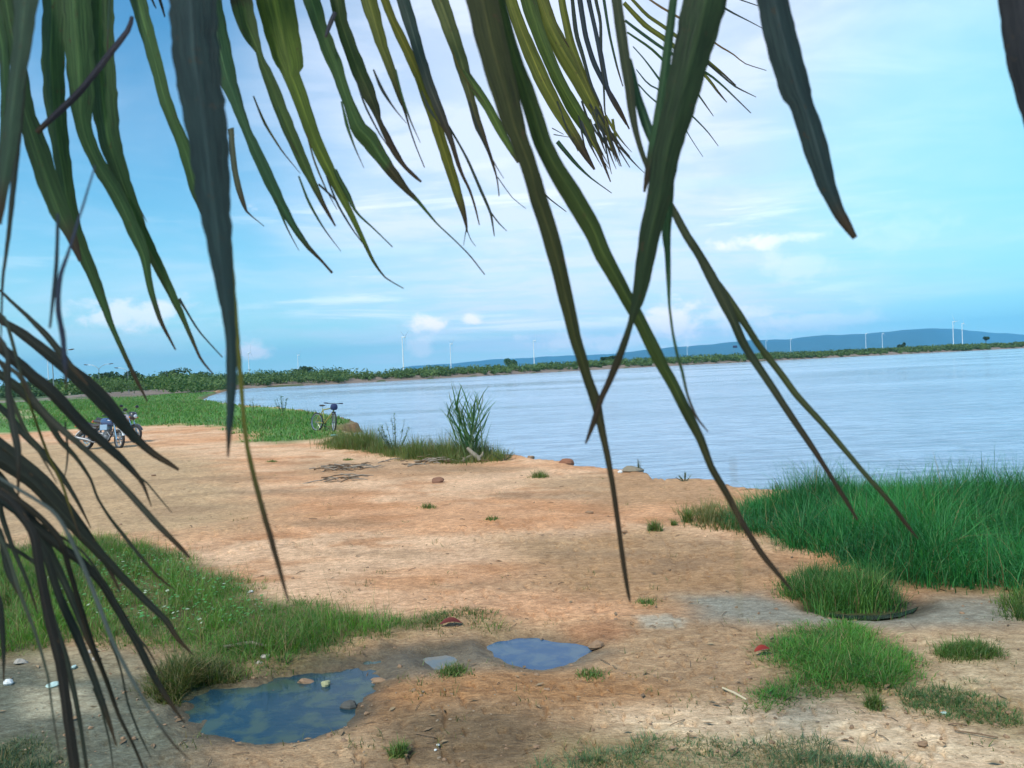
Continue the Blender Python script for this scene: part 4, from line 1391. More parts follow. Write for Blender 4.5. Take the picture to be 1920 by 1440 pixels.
# ------------------------------------------------------------------ bicycle
def bicycle(loc, rz):
    root = empty('bicycle', loc, rz)
    root.rotation_euler = (-.10, 0, rz)
    tag(root, 'yellow mountain bicycle with a blue bag standing at the water edge', 'bicycle')
    M_Y = paint('yellow_frame', (.30, .27, .06))
    M_BAG = mat('blue_bag', (.02, .035, .11), .8, var=.3, bump=.3)
    Y = (0, 1, 0)
    wheel('rear_wheel', (-.52, 0, .34), Y, .34, root, 18, .026, disc=False)
    S = Matrix.Rotation(-.5, 3, 'Z')
    piv = Vector((.40, 0, .75))

    def st(p):
        return piv + S @ (Vector(p) - piv)

    wheel('front_wheel', st((.56, 0, .34)), S @ Vector((0, 1, 0)), .34, root, 18, .026, disc=False)
    bb, sc_, ht, hl = Vector((-.08, 0, .30)), Vector((-.20, 0, .78)), Vector((.36, 0, .86)), Vector((.40, 0, .74))
    MB().tube([sc_, ht], .022).build('top_tube', M_Y, root)
    MB().tube([bb, hl], .028).build('down_tube', M_Y, root)
    MB().tube([bb, sc_ + Vector((-.02, 0, .06))], .020).build('seat_tube', M_Y, root)
    for s in (-1, 1):
        MB().tube([bb + Vector((0, s * .03, 0)), (-.52, s * .06, .34)], .012).build('chain_stay', M_Y, root)
        MB().tube([sc_, (-.52, s * .06, .34)], .010).build('seat_stay', M_Y, root)
    MB().tube([ht + Vector((-.01, 0, .04)), hl + Vector((.01, 0, -.03))], .026).build('head_tube', M_Y, root)
    for s in (-1, 1):
        MB().tube([st((.415, s * .05, .68)), st((.56, s * .055, .34))], [.018, .012]).build('fork_leg', M_BLACK, root)
    MB().box(st((.41, 0, .69)), (.05, .14, .05), S).build('fork_crown', M_BLACK, root)
    MB().tube([sc_, (-.24, 0, .92)], .014).build('seat_post', M_CHROME, root)
    MB().ell((-.26, 0, .94), (.14, .07, .035), n=14, m=8).ell((-.16, 0, .94), (.10, .025, .022), n=10, m=6).build('saddle', M_SEAT, root)
    hb = MB().tube([st((.34, 0, .90)), st((.36, 0, 1.00))], .016).tube([st((.33, -.31, 1.02)), st((.36, -.10, 1.00)), st((.36, .10, 1.00)), st((.33, .31, 1.02))], .013).build('handlebar', M_BLACK, root)
    for s in (-1, 1):
        MB().tube([st((.34, s * .20, 1.015)), st((.32, s * .34, 1.02))], .020).build('grip', M_BLACK, hb)
    MB().ell(st((.44, 0, .88)), (.08, .13, .11), S, 12, 8, .7).build('bag', M_BAG, root)
    MB().ring(bb, Y, .085, .006, 28, 5).tube([bb + Vector((0, -.05, 0)), bb + Vector((0, .05, 0))], .02).build('chainring', M_BLACK, root)
    for s, a in ((-1, .8), (1, .8 + math.pi)):
        e = Vector((math.cos(a), 0, math.sin(a))) * .17
        MB().tube([bb + Vector((0, s * .06, 0)), bb + Vector((0, s * .07, 0)) + e], .010).box(bb + Vector((0, s * .12, 0)) + e, (.09, .08, .02)).build('pedal', M_BLACK, root)
    MB().tube([(-.12, .05, .30), (-.18, .16, .01)], .008).build('kickstand', M_BLACK, root)
    return root


p = P(611, 809)
bicycle((p.x, p.y, gz(p) - .01), rad(-38))


# ------------------------------------------------------------------ far bank, scrub, trees
def bank():
    pts = [np.array(q) for q in far_w[::-1]]
    # inland normals
    prof = [(-9, -1.6), (-1.5, -.75), (-.3, WATER_Z - .03), (1.2, .10), (4.5, .95), (8, 1.45), (14, 1.5), (22, 1.3), (34, .5), (44, -.4)]
    P_ = [pts[0]]
    for a, b in zip(pts[:-1], pts[1:]):
        n = max(2, int(np.hypot(*(b - a)) / 4))
        P_ += [a + (b - a) * k / n for k in range(1, n + 1)]
    P_ = np.array(P_)
    T_ = np.gradient(P_, axis=0)
    for _ in range(14):
        T_[1:-1] = (T_[:-2] + T_[1:-1] + T_[2:]) / 3
    T_ /= np.linalg.norm(T_, axis=1)[:, None]
    Nn = np.stack([-T_[:, 1], T_[:, 0]], 1)      # left of travel (left->right along the shore) = away from the camera
    V = []
    for i, (p_, n_) in enumerate(zip(P_, Nn)):
        fade = min(1, i / 14)
        for (o_, z_) in prof:
            if i < 40: z_ = z_ * (i / 40) if z_ > 0 else z_
            jit_ = (fbm(np.array([p_[0] * .15]), np.array([o_ * .3 + 5]), 3)[0] - .5)
            zz_ = z_ * fade if z_ > 0 else z_
            V.append((p_[0] + n_[0] * (o_ + jit_ * 2), p_[1] + n_[1] * (o_ + jit_ * 2), zz_ + (jit_ * .6 if z_ > 0 else 0)))
    m_ = len(prof)
    ii_ = (np.arange(len(P_) - 1)[:, None] * m_ + np.arange(m_ - 1)[None, :]).ravel()
    q = np.stack([ii_, ii_ + m_, ii_ + m_ + 1, ii_ + 1], 1)
    me_ = mesh_np('far_bank', np.array(V), q)
    tag(link('far_bank', me_, mat('bank_earth', (.20, .155, .125), .95, var=.35, scale=.25, bump=.5, bscale=1.0)), 'low bare earth bank along the far side of the lake', kind='structure')
    return P_, Nn


BP, BN = bank()


def leafcloud(centers, radii, per, size, c0, c1, flat=.75):
    """leaf-sized quads spread through ellipsoid clumps; returns mesh arrays"""
    n = len(centers)
    idx = np.repeat(np.arange(n), per)
    d = rng.normal(0, 1, (len(idx), 3))
    d /= np.linalg.norm(d, axis=1)[:, None]
    r = (0.35 + .65 * rng.random(len(idx)) ** .5)
    c = centers[idx] + d * r[:, None] * radii[idx]
    a = rng.normal(0, 1, (len(idx), 3))
    a /= np.linalg.norm(a, axis=1)[:, None]
    b = np.cross(a, rng.normal(0, 1, (len(idx), 3)))
    b /= np.linalg.norm(b, axis=1)[:, None]
    s = (size[idx] if not np.isscalar(size) else np.full(len(idx), size)) * rng.uniform(.6, 1.3, len(idx))
    a *= s[:, None]
    b *= s[:, None] * .55
    V = np.stack([c - a, c + b, c + a, c - b], 1).reshape(-1, 3)
    q = (np.arange(len(idx)) * 4)[:, None] + np.arange(4)[None]
    k = np.clip(rng.random(n)[idx] * .7 + rng.random(len(idx)) * .3, 0, 1)[:, None]
    C = np.repeat(np.array(c0) * (1 - k) + np.array(c1) * k, 4, axis=0)
    return V, q, C


# scrub on the far bank
cs, rs, sz = [], [], []
seg_n = len(BP)
for _ in range(4200):
    i = rng.integers(0, seg_n)
    dist = np.hypot(*BP[i])
    if dist > 900: continue
    row = rng.random()
    lean_ = fbm(np.array([BP[i][0] * .03]), np.array([3.0]), 3)[0]
    off = rng.uniform(5, 28) if row < .5 else rng.uniform(1.6, 7) * (1 if (lean_ > .45 or dist < 300) else 1.5)
    p_ = BP[i] + BN[i] * off + rng.normal(0, 1.0, 2)
    rr0 = rng.uniform(.65, 1.7) * (1.0 if off > 6 else .65) * (0.75 + .5 * lean_)
    zb = 1.3 if off > 8 else .12 + .16 * off
    cs.append((p_[0], p_[1], zb + rr0 * .6))
    rs.append((rr0 * 1.9, rr0 * 1.9, rr0 * 1.1))
    sz.append(.15 + .0007 * dist)
V, q, C = leafcloud(np.array(cs), np.array(rs), 60, np.array(sz), (.045, .095, .032), (.13, .20, .06))
o = link('bank_scrub', mesh_np('bank_scrub', V, q, C, False), M_FOL)
tag(o, 'continuous green scrub growing along the far bank', kind='stuff')

# low woods behind the meadow and behind the bank on the left
cs, rs, sz = [], [], []
for _ in range(1500):
    px = rng.uniform(-200, 640)
    dd = rng.uniform(208 if px < 400 else 262, 330)
    p_ = azpt(px, dd)
    rr0 = rng.uniform(1.0, 2.7) * (0.7 if dd < 235 else 1.1)
    cs.append((p_.x, p_.y, rr0 * rng.uniform(.4, 1.0)))
    rs.append((rr0 * 1.7, rr0 * 1.7, rr0))
    sz.append(.34)
V, q, C = leafcloud(np.array(cs), np.array(rs), 70, np.array(sz), (.03, .075, .032), (.08, .14, .045))
o = link('scrub_woods', mesh_np('scrub_woods', V, q, C, False), M_FOL)
tag(o, 'low green woods closing the meadow on the left', kind='stuff')


def tree(px, dist, H, Wd, lab, group, c0=(.018, .05, .022), c1=(.055, .10, .035), flat=.5, trunk=.35, z0=0.0, name='tree', cat='tree', lean=0.0, nb=9):
    b = azpt(px, dist)
    root = empty(name, (b.x, b.y, z0))
    tag(root, lab, cat, group)
    hb = H * trunk
    mb = MB().tube([(0, 0, -.1), (lean * .3, 0, hb * .6), (lean * .6, 0, hb), (lean, 0, H * .75)], [.16 * H / 6, .12 * H / 6, .10 * H / 6, .03], 7)
    for k in range(5):
        a = k * 1.3
        mb.tube([(lean * .5, 0, hb * .8), (lean * .6 + math.cos(a) * Wd * .2, math.sin(a) * Wd * .2, hb * 1.2), (lean + math.cos(a) * Wd * .38, math.sin(a) * Wd * .38, H * .7)], [.08 * H / 6, .05 * H / 6, .02], 5)
    mb.build('trunk', M_BARK, root)
    cc, rr = [], []
    for k in range(nb):
        a = rng.uniform(0, 6.28)
        t = rng.random() ** .5
        r0 = Wd * .5 * rng.uniform(.32, .5)
        cc.append((lean + math.cos(a) * (Wd * .5 - r0 * .8) * t, math.sin(a) * (Wd * .5 - r0) * t, hb + (H - hb) * rng.uniform(.25, .8)))
        rr.append((r0, r0, (H - hb) * flat * rng.uniform(.35, .5)))
    V, q, C = leafcloud(np.array(cc), np.array(rr), 90, .14 + dist * .0009, c0, c1)
    me_ = mesh_np('crown', V, q, C, False)
    link('crown', me_, M_FOL, root)
    return root


gt = 'trees behind the meadow'
for (px, dist, H, Wd, lab) in (
        (104, 245, 5.0, 9, 'dark bushy tree behind the lamp post at the far left of the meadow'), (150, 235, 5.4, 10, 'wide dark tree half hidden by the thick leaflet above the motorcycles'),
        (186, 240, 6.4, 9, 'tree with a ragged top behind the double arm street lamp'), (215, 228, 6.9, 10, 'broad tree right of the double arm lamp with spiky top'),
        (243, 232, 6.3, 8, 'dark tree behind the curved lamp arm'), (280, 238, 5.0, 9, 'low rounded tree right of the curved lamp'),
        (325, 240, 6.6, 11, 'flat topped tree standing highest above the meadow edge'), (372, 250, 5.0, 10, 'low tree close to the inlet of the lake'),
        (60, 240, 5.2, 10, 'dark tree at the left border beyond the sand track')):
    tree(px, dist, H, Wd, lab, gt)
gt = 'small trees on the far bank'
tree(955, 335, 4.3, 7.5, 'feathery little tree standing above the scrub in the middle of the far bank', gt, z0=1.4, c0=(.04, .10, .05), c1=(.08, .17, .07), nb=7, flat=.8, trunk=.2)
tree(1690, 470, 5.0, 4.5, 'dark round tree on the far bank below the right turbines', gt, z0=1.4, nb=6)
tree(1849, 520, 6.8, 5.5, 'lone small tree with a thin trunk near the right end of the bank', gt, z0=1.4, trunk=.6, nb=5)
tree(1150, 355, 3.8, 6, 'dark tree on the bank between the crossing leaflets', gt, z0=1.4, nb=6)
tree(1135, 350, 3.4, 6, 'smaller dark tree left of the one between the crossing leaflets', gt, z0=1.4, nb=6)
tree(570, 285, 5.2, 8, 'bushy tree on the far bank behind the bicycle', gt, z0=1.0, nb=7)

# small box on a thin pole on the far bank
b = azpt(1379, 400)
root = empty('pole_box', (b.x, b.y, 1.4))
tag(root, 'small dark box raised on a thin pole above the far bank', 'box')
MB().tube([(-.6, 0, 0), (-.6, 0, 5.4)], .06, 6).build('pole', M_GALV, root)
MB().box((0, 0, 5.9), (2.0, 1.2, 1.15)).build('box_body', mat('dark_blue_box', (.03, .05, .12), .6), root)

# ------------------------------------------------------------------ wind turbines
def turbine(px, dist, top_y, lab, yaw, spin):
    b = azpt(px, dist)
    hy = 689 - 0.0454 * (px - 960)
    H = 2.0 + (hy - top_y) * math.hypot(b.x, b.y) / F
    root = empty('wind_turbine', (b.x, b.y, 0), yaw)
    tag(root, lab, 'wind turbine', 'wind turbines on the horizon')
    MB().tube([(0, 0, 0), (0, 0, H * .5), (0, 0, H)], [1.7, 1.35, .95], 14).build('tower', M_TURB, root)
    MB().box((0, -2.0, H + 1.2), (2.6, 7.0, 2.6), bev=.3).build('nacelle', M_TURB, root)
    MB().ell((0, -7.2, H + 1.2), (1.7, 2.2, 1.7), n=12, m=8).build('rotor_hub', M_TURB, root)
    for k in range(3):
        a = spin + k * 2 * math.pi / 3
        e = Vector((math.sin(a), 0, math.cos(a)))
        s_ = Vector((math.cos(a), 0, -math.sin(a)))
        c_ = Vector((0, -7.2, H + 1.2))
        V = []
        for t, w_, th_ in ((.03, .8, .8), (.12, 1.3, .5), (.3, 1.1, .3), (.65, .7, .15), (1, .1, .05)):
            q = c_ + e * (H * .42 * t)
            for (u_, v_) in ((-.4, 0), (0, .5), (.6, 0), (0, -.5)):
                V.append(q + s_ * (u_ * w_ * 1.3) + Vector((0, v_ * th_, 0)))
        mb = MB()
        mb.add(V, [(i * 4 + j, i * 4 + (j + 1) % 4, (i + 1) * 4 + (j + 1) % 4, (i + 1) * 4 + j) for i in range(4) for j in range(4)] + [(0, 1, 2, 3), (19, 18, 17, 16)])
        mb.build('blade', M_TURB, root)
    return root


for (px, dist, ty, lab) in (
        (92, 2500, 678, 'faint white turbine at the far left behind the meadow trees'), (468, 2750, 664, 'faint turbine right of the thickest hanging leaflet'),
        (560, 3300, 668, 'faint small turbine above the bicycle'), (757, 2000, 634, 'tall thin turbine on the horizon above the airy weed'),
        (846, 2700, 646, 'turbine directly above the reeds'), (1002, 2700, 640, 'bright turbine right of the feathery little tree'),
        (1289, 5100, 651, 'short turbine before the start of the blue hills'), (1437, 4800, 641, 'turbine tower just right of the split leaflet pair'),
        (1483, 4600, 638, 'bright turbine against the blue hills, right of the leaflet pair'), (1624, 4200, 629, 'bright turbine left of the close pair on the hills'),
        (1655, 4400, 629, 'paler turbine of the close pair on the hills'), (1788, 3000, 610, 'tall turbine at the misty right end of the hills'),
        (1805, 3300, 613, 'second tall turbine at the misty right end of the hills')):
    turbine(px, dist, ty, lab, rad(82) + random.uniform(-.12, .12), random.uniform(0, 2))


# ------------------------------------------------------------------ street lamps and post
def lamp(px, dist, H, arms, lab, reach=2.4):
    b = azpt(px, dist)
    root = empty('street_lamp', (b.x, b.y, 0))
    tag(root, lab, 'street lamp', 'street lamps beyond the meadow')
    MB().tube([(0, 0, 0), (0, 0, H * .6), (0, 0, H * .86)], [.10, .08, .06], 8).build('pole', M_GALV, root)
    for s in arms:
        MB().tube([(0, 0, H * .84), (s * reach * .25, 0, H * .93), (s * reach * .6, 0, H * .985), (s * reach, 0, H)], [.05, .045, .04, .035], 6).build('arm', M_GALV, root)
        MB().ell((s * (reach + .3), 0, H - .01), (.5, .16, .10), Matrix.Rotation(-.12 * s, 3, 'Y'), 12, 6).build('lamp_head', M_BLACK, root)


lamp(101, 127, 8.0, (1,), 'street lamp with one long arm behind the upper left leaflets', 2.8)
lamp(187, 172, 6.7, (-1, 1), 'double arm street lamp behind the motorcycles')
lamp(241, 165, 5.6, (-1,), 'single curved arm street lamp right of the double one', 2.0)
b = azpt(131, 215)
root = empty('concrete_pillar', (b.x, b.y, 0))
tag(root, 'short pale concrete pillar at the edge of the meadow trees', 'pillar')
MB().box((0, 0, 1.5), (.62, .62, 3.0)).build('shaft', M_CONC, root)
MB().box((0, 0, 3.08), (.78, .78, .16)).build('cap', M_CONC, root)

# ------------------------------------------------------------------ hills
def hills(name, lab, prof, depth, dist_f, colr):
    V = []
    nrow = 9
    prof = np.array(prof, float)
    xs = np.arange(prof[0, 0], prof[-1, 0] + 1, 6.0)
    ys = np.interp(xs, prof[:, 0], prof[:, 1])
    for i, (px, py) in enumerate(zip(xs, ys)):
        dist = dist_f(px)
        b = azpt(px, dist)
        hy = 689 - 0.0454 * (px - 960)
        H = max(0, 2 + (hy - py + .5 * math.sin(px * .05) + .35 * math.sin(px * .13 + 1)) * math.hypot(b.x, b.y) / F)
        for k in range(nrow):
            t = k / (nrow - 1)
            g = 1 - t
            spur = 1 + .10 * math.sin(px * .09 + k) + .06 * math.sin(px * .23 + 2 * k)
            dd = dist - depth * g * spur if k < nrow - 1 else dist
            bb = azpt(px, dd)
            V.append((bb.x, bb.y, -1 + H * (t ** 1.3)))
        bb = azpt(px, dist + depth)
        V.append((bb.x, bb.y, -1))
    m_ = nrow + 1
    ii_ = (np.arange(len(xs) - 1)[:, None] * m_ + np.arange(m_ - 1)[None, :]).ravel()
    q = np.stack([ii_, ii_ + m_, ii_ + m_ + 1, ii_ + 1], 1)
    o_ = link(name, mesh_np(name, np.array(V), q), mat(name + '_cover', colr, .95, var=.35, scale=.0012))
    tag(o_, lab, kind='structure')


hills('far_hills', 'pale blue far ridge over the middle of the lake', [(730, 697), (760, 688), (880, 678.5), (940, 673), (1013, 669.5), (1070, 666.5), (1140, 664), (1200, 662), (1280, 664), (1340, 672)],
      900, lambda px: 11200, (.025, .05, .06))
hills('hills', 'long blue ridge of hills above the right half of the lake', [(1120, 682), (1150, 668), (1168, 662), (1200, 657), (1253, 652), (1300, 649.5), (1381, 641), (1440, 638.5), (1480, 637), (1528, 632), (1600, 629), (1657, 626.5),
      (1723, 620), (1760, 620), (1800, 622), (1850, 626), (1930, 631), (2100, 634), (2400, 632)], 1200, lambda px: 8600 + 3000 * float(sstep(np.array(px), 1690, 1850)), (.022, .050, .062))


# ------------------------------------------------------------------ coconut palm
root_palm = empty('coconut_palm', (-2.3, 0.15, gz((-2.3, 0.15))))
tag(root_palm, 'coconut palm whose long leaflets hang across the whole view', 'palm tree')
PB = Vector(root_palm.location)


def loc_(v):
    return Vector(v) - PB


tr_ = MB()
pts, rr0 = [], []
for i in range(19):
    t = i / 18
    pts.append((0.10 * math.sin(t * 2), -.05 * t, 2.75 * t))
    rr0.append((.20 * (1 - t) + .13) * (1.05 if i % 2 else .97))
tr_.tube(pts, rr0, 16).build('trunk', M_BARK, root_palm)
CROWN = PB + Vector((.09, -.05, 2.8))


def frond(path, lab=None):
    """the rachis, from the crown out; its leaflets become children"""
    pts_ = [loc_(p) for p in path]
    # smooth
    sm = []
    for i in range(len(pts_) - 1):
        p0, p1, p2, p3 = pts_[max(i - 1, 0)], pts_[i], pts_[i + 1], pts_[min(i + 2, len(pts_) - 1)]
        for k in range(6):
            t = k / 6
            sm.append(0.5 * ((2 * p1) + (p2 - p0) * t + (2 * p0 - 5 * p1 + 4 * p2 - p3) * t * t + (3 * p1 - p0 - 3 * p2 + p3) * t ** 3))
    sm.append(pts_[-1])
    n = len(sm)
    fr = MB().tube(sm, [.026 * (1 - .8 * i / n) + .003 for i in range(n)], 8).build('frond', M_RACHIS, root_palm)
    if lab: fr['label'] = lab
    return fr


CR, CU = RM @ Vector((1, 0, 0)), RM @ Vector((0, 1, 0))


def cpt(px, py, d):
    return CAM + RM @ Vector(((px - 960) / F, -(py - 720) / F, -1)) * d


def leaflet(parent, pts, d0, d1=None, colr=(.035, .075, .028), tip=.12, up=None, twist=None, jag=.05, brown=None, wk=.97):
    """pts: (x, y, width) along the leaflet as it hangs; d0..d1 distance from the eye; up = level (pixel row) of its base above the view"""
    d1 = d0 if d1 is None else d1
    pts = [list(map(float, p)) for p in pts]
    if up is not None and pts[0][1] > up + 40:
        a, b_ = pts[0], pts[min(2, len(pts) - 1)]
        sl = (b_[0] - a[0]) / max(20, (b_[1] - a[1]))
        sl = max(-.9, min(.9, sl))
        H = a[1] - up
        k = max(1, int(H / 110))
        ext = [[a[0] - sl * H * (j / k) * (1 - .25 * j / k), a[1] - H * j / k, a[2] * (1 - .72 * (j / k) ** 3)] for j in range(k, 0, -1)]
        pts = ext + pts
    arr = np.array(pts)
    # spline resample
    seg = np.hypot(np.diff(arr[:, 0]), np.diff(arr[:, 1]))
    s = np.concatenate([[0], np.cumsum(seg)])
    L = s[-1]
    n = max(6, min(90, int(L / 13)))
    out = []
    for ss in np.linspace(0, L, n):
        i = min(len(s) - 2, int(np.searchsorted(s, ss, 'right') - 1))
        t = (ss - s[i]) / max(1e-6, s[i + 1] - s[i])
        p0, p1, p2, p3 = arr[max(i - 1, 0)], arr[i], arr[i + 1], arr[min(i + 2, len(arr) - 1)]
        c = 0.5 * ((2 * p1) + (p2 - p0) * t + (2 * p0 - 5 * p1 + 4 * p2 - p3) * t * t + (3 * p1 - p0 - 3 * p2 + p3) * t ** 3)
        lin = p1 * (1 - t) + p2 * t
        out.append(c * .6 + lin * .4)
    out = np.array(out)
    seed = random.random() * 100
    tw0 = random.uniform(-.6, .6) if twist is None else twist
    fold = random.uniform(.15, .45)
    V, C, UV = [], [], []
    cc = np.array(colr) * random.uniform(.95, 1.45)
    for i, (x, y, w) in enumerate(out):
        t = i / (n - 1)
        d = d0 + (d1 - d0) * t
        j0, j1 = max(i - 1, 0), min(i + 1, n - 1)
        tx, ty = out[j1][0] - out[j0][0], out[j1][1] - out[j0][1]
        tl = math.hypot(tx, ty) + 1e-6
        sx_, sy_ = -ty / tl, tx / tl          # perpendicular in the image
        sv = CR * sx_ + CU * (-sy_)
        fw = RM @ Vector((0, 0, -1))
        tw = tw0 * math.sin(t * 2.2 + seed)
        wm = max(.8, w * wk) * d / F * .5
        jl = 1 + jag * (math.sin(i * 1.7 + seed) + random.uniform(-1, 1)) * .8
        jr = 1 + jag * (math.sin(i * 1.3 + seed * 2) + random.uniform(-1, 1)) * .8
        ct = cpt(x, y, d)
        br = min(1, max(0, (t - (1 - tip)) / max(.01, tip * .6)))
        if brown:
            for (b0, b1_) in brown:
                if b0 < t < b1_: br = max(br, .85)
        col_ = cc * (1 - br) + np.array((.040, .030, .024)) * br
        for k, (u, fo) in enumerate(((-1, 1), (-.14, .14), (0, -.06), (.14, .14), (1, 1))):
            jj = jl if u < 0 else jr
            off = sv * (u * wm * (jj if abs(u) == 1 else 1)) + fw * (u * wm * math.tan(tw) + abs(u) * wm * fold)
            V.append(tuple(loc_(ct + off)))
            e = 1.5 if k == 2 else 1.0
            edge = 1 - .25 * (abs(u) == 1)
            C.append(tuple(np.clip(col_ * e * edge * np.array((1.0 if k != 2 else 1.15, 1, 1)), 0, 1)))
            UV.append(((u + 1) * .5, s[-1] * t / 140 + seed))
    q = np.array([(i * 5 + k, i * 5 + k + 1, i * 5 + k + 6, i * 5 + k + 5) for i in range(n - 1) for k in range(4)])
    me_ = mesh_np('leaflet', np.array(V), q, np.array(C))
    uvl = me_.uv_layers.new(name='UVMap')
    uva = np.array(UV)[q.ravel()]
    uvl.data.foreach_set('uv', uva.astype(np.float32).ravel())
    ob = link('leaflet', me_, M_PALM, parent)
    return ob, cpt(*out[0][:2], d0)


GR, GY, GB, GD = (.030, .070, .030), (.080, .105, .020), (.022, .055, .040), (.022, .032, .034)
UPA = -330
# frond across the top, pointing right
fa_path = [CROWN, Vector((-1.9, .45, 3.02)), cpt(-700, -560, 1.0), cpt(-300, -430, 1.0), cpt(0, -360, 1.0), cpt(300, -330, 1.05), cpt(600, -300, 1.12), cpt(900, -250, 1.2), cpt(1150, -190, 1.3)]
FA = frond(fa_path, 'frond reaching across the top with its leaflets hanging straight down')
A = []
def LA(pts, d=1.0, **k):
    k.setdefault('up', UPA)
    A.append(leaflet(FA, pts, d, **k))

LA([(-18, -30, 30), (4, 90, 25), (8, 170, 22), (4, 260, 15), (-4, 330, 6)], .95, colr=GR)
LA([(48, -20, 54), (40, 80, 42), (28, 160, 36), (18, 250, 36), (8, 330, 26), (-5, 420, 16)], .60, colr=(.022, .045, .036))
LA([(40, 100, 20), (34, 230, 16), (21, 380, 13), (14, 450, 11), (4, 530, 8), (1, 660, 4)], .62, colr=GD, up=-100)
LA([(22, 60, 30), (45, 200, 28), (66, 270, 36), (88, 340, 36), (112, 400, 32), (132, 440, 20), (150, 490, 6)], .95, colr=GR, up=-260)
LA([(98, -20, 52), (95, 100, 50), (98, 180, 44), (105, 240, 40), (114, 300, 34), (127, 380, 30), (140, 440, 30), (178, 530, 22), (210, 615, 11), (250, 702, 8), (276, 752, 3)], 1.0, colr=GR)
LA([(138, -20, 52), (145, 100, 50), (150, 180, 42), (152, 225, 30), (165, 270, 26), (190, 320, 26), (215, 360, 26), (235, 400, 24), (258, 450, 24), (271, 484, 16), (280, 536, 12), (300, 600, 8), (329, 656, 3)], 1.0, colr=GR)
LA([(186, -20, 48), (188, 100, 50), (192, 190, 56), (202, 260, 48), (225, 330, 36), (240, 370, 30), (262, 430, 28), (285, 478, 26), (309, 527, 22), (335, 580, 15), (353, 621, 10), (376, 673, 6), (399, 701, 3)], 1.02, colr=GR)
LA([(335, 560, 6), (344, 574, 4), (373, 621, 3), (417, 670, 2)], 1.02, colr=GD, up=None)
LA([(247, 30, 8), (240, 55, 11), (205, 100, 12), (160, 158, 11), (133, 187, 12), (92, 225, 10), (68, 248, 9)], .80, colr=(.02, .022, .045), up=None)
LA([(206, -20, 5), (203, 40, 5), (201, 100, 3)], .9, colr=GB)
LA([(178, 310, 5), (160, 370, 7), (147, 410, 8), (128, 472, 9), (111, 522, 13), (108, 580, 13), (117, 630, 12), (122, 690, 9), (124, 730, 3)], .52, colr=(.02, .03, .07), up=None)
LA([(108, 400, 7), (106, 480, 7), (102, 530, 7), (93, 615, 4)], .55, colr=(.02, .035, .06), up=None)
LA([(258, 0, 40), (272, 50, 36), (292, 120, 31), (310, 190, 29), (330, 240, 25), (350, 290, 30), (365, 350, 25), (382, 400, 14), (395, 440, 4)], 1.05, colr=(.04, .085, .035))
LA([(283, -5, 5), (293, 16, 2)], 1.1, colr=GD)
LA([(297, -8, 6), (303, 10, 6), (309, 32, 3)], 1.1, colr=GD)
LA([(355, -10, 90), (365, 120, 88), (385, 250, 80), (398, 380, 66), (408, 450, 52), (430, 615, 24), (433, 702, 22), (431, 770, 17), (429, 805, 13), (427, 857, 4)], .56, colr=(.014, .032, .044), twist=.25, tip=.05)
LA([(405, 300, 26), (425, 450, 22), (440, 600, 16), (450, 702, 12), (458, 800, 11), (467, 857, 12), (480, 911, 13), (496, 970, 14), (511, 1022, 14), (527, 1080, 10), (541, 1129, 4)], .60, colr=(.075, .085, .02), up=0, tip=.3)
LA([(398, -5, 28), (410, 80, 36), (427, 150, 32), (445, 200, 23), (462, 245, 18), (482, 290, 24), (503, 335, 24), (530, 390, 19), (555, 432, 13), (580, 466, 9), (604, 490, 5), (623, 512, 5)], 1.1, colr=(.032, .085, .05))
LA([(432, 240, 14), (438, 310, 14), (446, 350, 13), (455, 378, 10), (463, 398, 4), (478, 410, 2), (495, 424, 1.5)], 1.12, colr=(.05, .06, .05), up=None, tip=.5)
LA([(450, -5, 43), (461, 40, 40), (474, 72, 27), (485, 97, 13), (490, 115, 16), (496, 128, 20), (512, 168, 26), (530, 215, 26), (548, 258, 25), (570, 308, 21), (590, 350, 14), (607, 385, 9), (629, 424, 3)], 1.15, colr=(.045, .085, .03), brown=((.30, .42),))
LA([(597, 345, 4), (617, 363, 4), (634, 381, 2)], 1.15, colr=GD, up=None)
LA([(513, -5, 72), (527, 60, 65), (537, 100, 58), (544, 122, 50), (543, 134, 34), (556, 166, 31), (573, 215, 28), (590, 262, 26), (615, 315, 23), (634, 355, 17), (657, 400, 12), (678, 444, 9), (700, 490, 6), (722, 520, 3), (757, 541, 1.5)], 1.18, colr=(.06, .095, .02), twist=.1, jag=.02)
LA([(628, 318, 8), (637, 338, 9), (652, 365, 10), (668, 398, 5), (700, 428, 3), (736, 463, 2)], 1.18, colr=GR, up=None)
LA([(583, -5, 36), (600, 50, 29), (613, 85, 31), (632, 130, 27), (645, 170, 22), (660, 210, 25), (672, 240, 33), (695, 265, 34), (718, 300, 25), (745, 335, 18), (763, 357, 12), (782, 375, 7), (797, 393, 6), (820, 420, 3), (850, 448, 2.5), (880, 478, 2.5), (909, 515, 2)], 1.2, colr=(.04, .085, .035), brown=((.72, .8),))
LA([(628, 22, 9), (618, 45, 11), (610, 70, 5)], 1.18, colr=(.02, .025, .05), up=None)
LA([(630, -10, 28), (638, 35, 25), (653, 80, 27), (670, 125, 29), (688, 168, 27), (702, 200, 19), (710, 225, 10), (725, 255, 13), (740, 285, 13), (757, 310, 8), (775, 328, 8), (790, 341, 4)], 1.25, colr=(.05, .08, .035), tip=.35)
LA([(690, -5, 32), (703, 40, 27), (718, 90, 21), (733, 130, 17), (743, 160, 14), (752, 187, 10), (758, 205, 5), (768, 240, 3), (780, 275, 2.5), (796, 314, 2)], 1.3, colr=(.07, .085, .025), tip=.35)
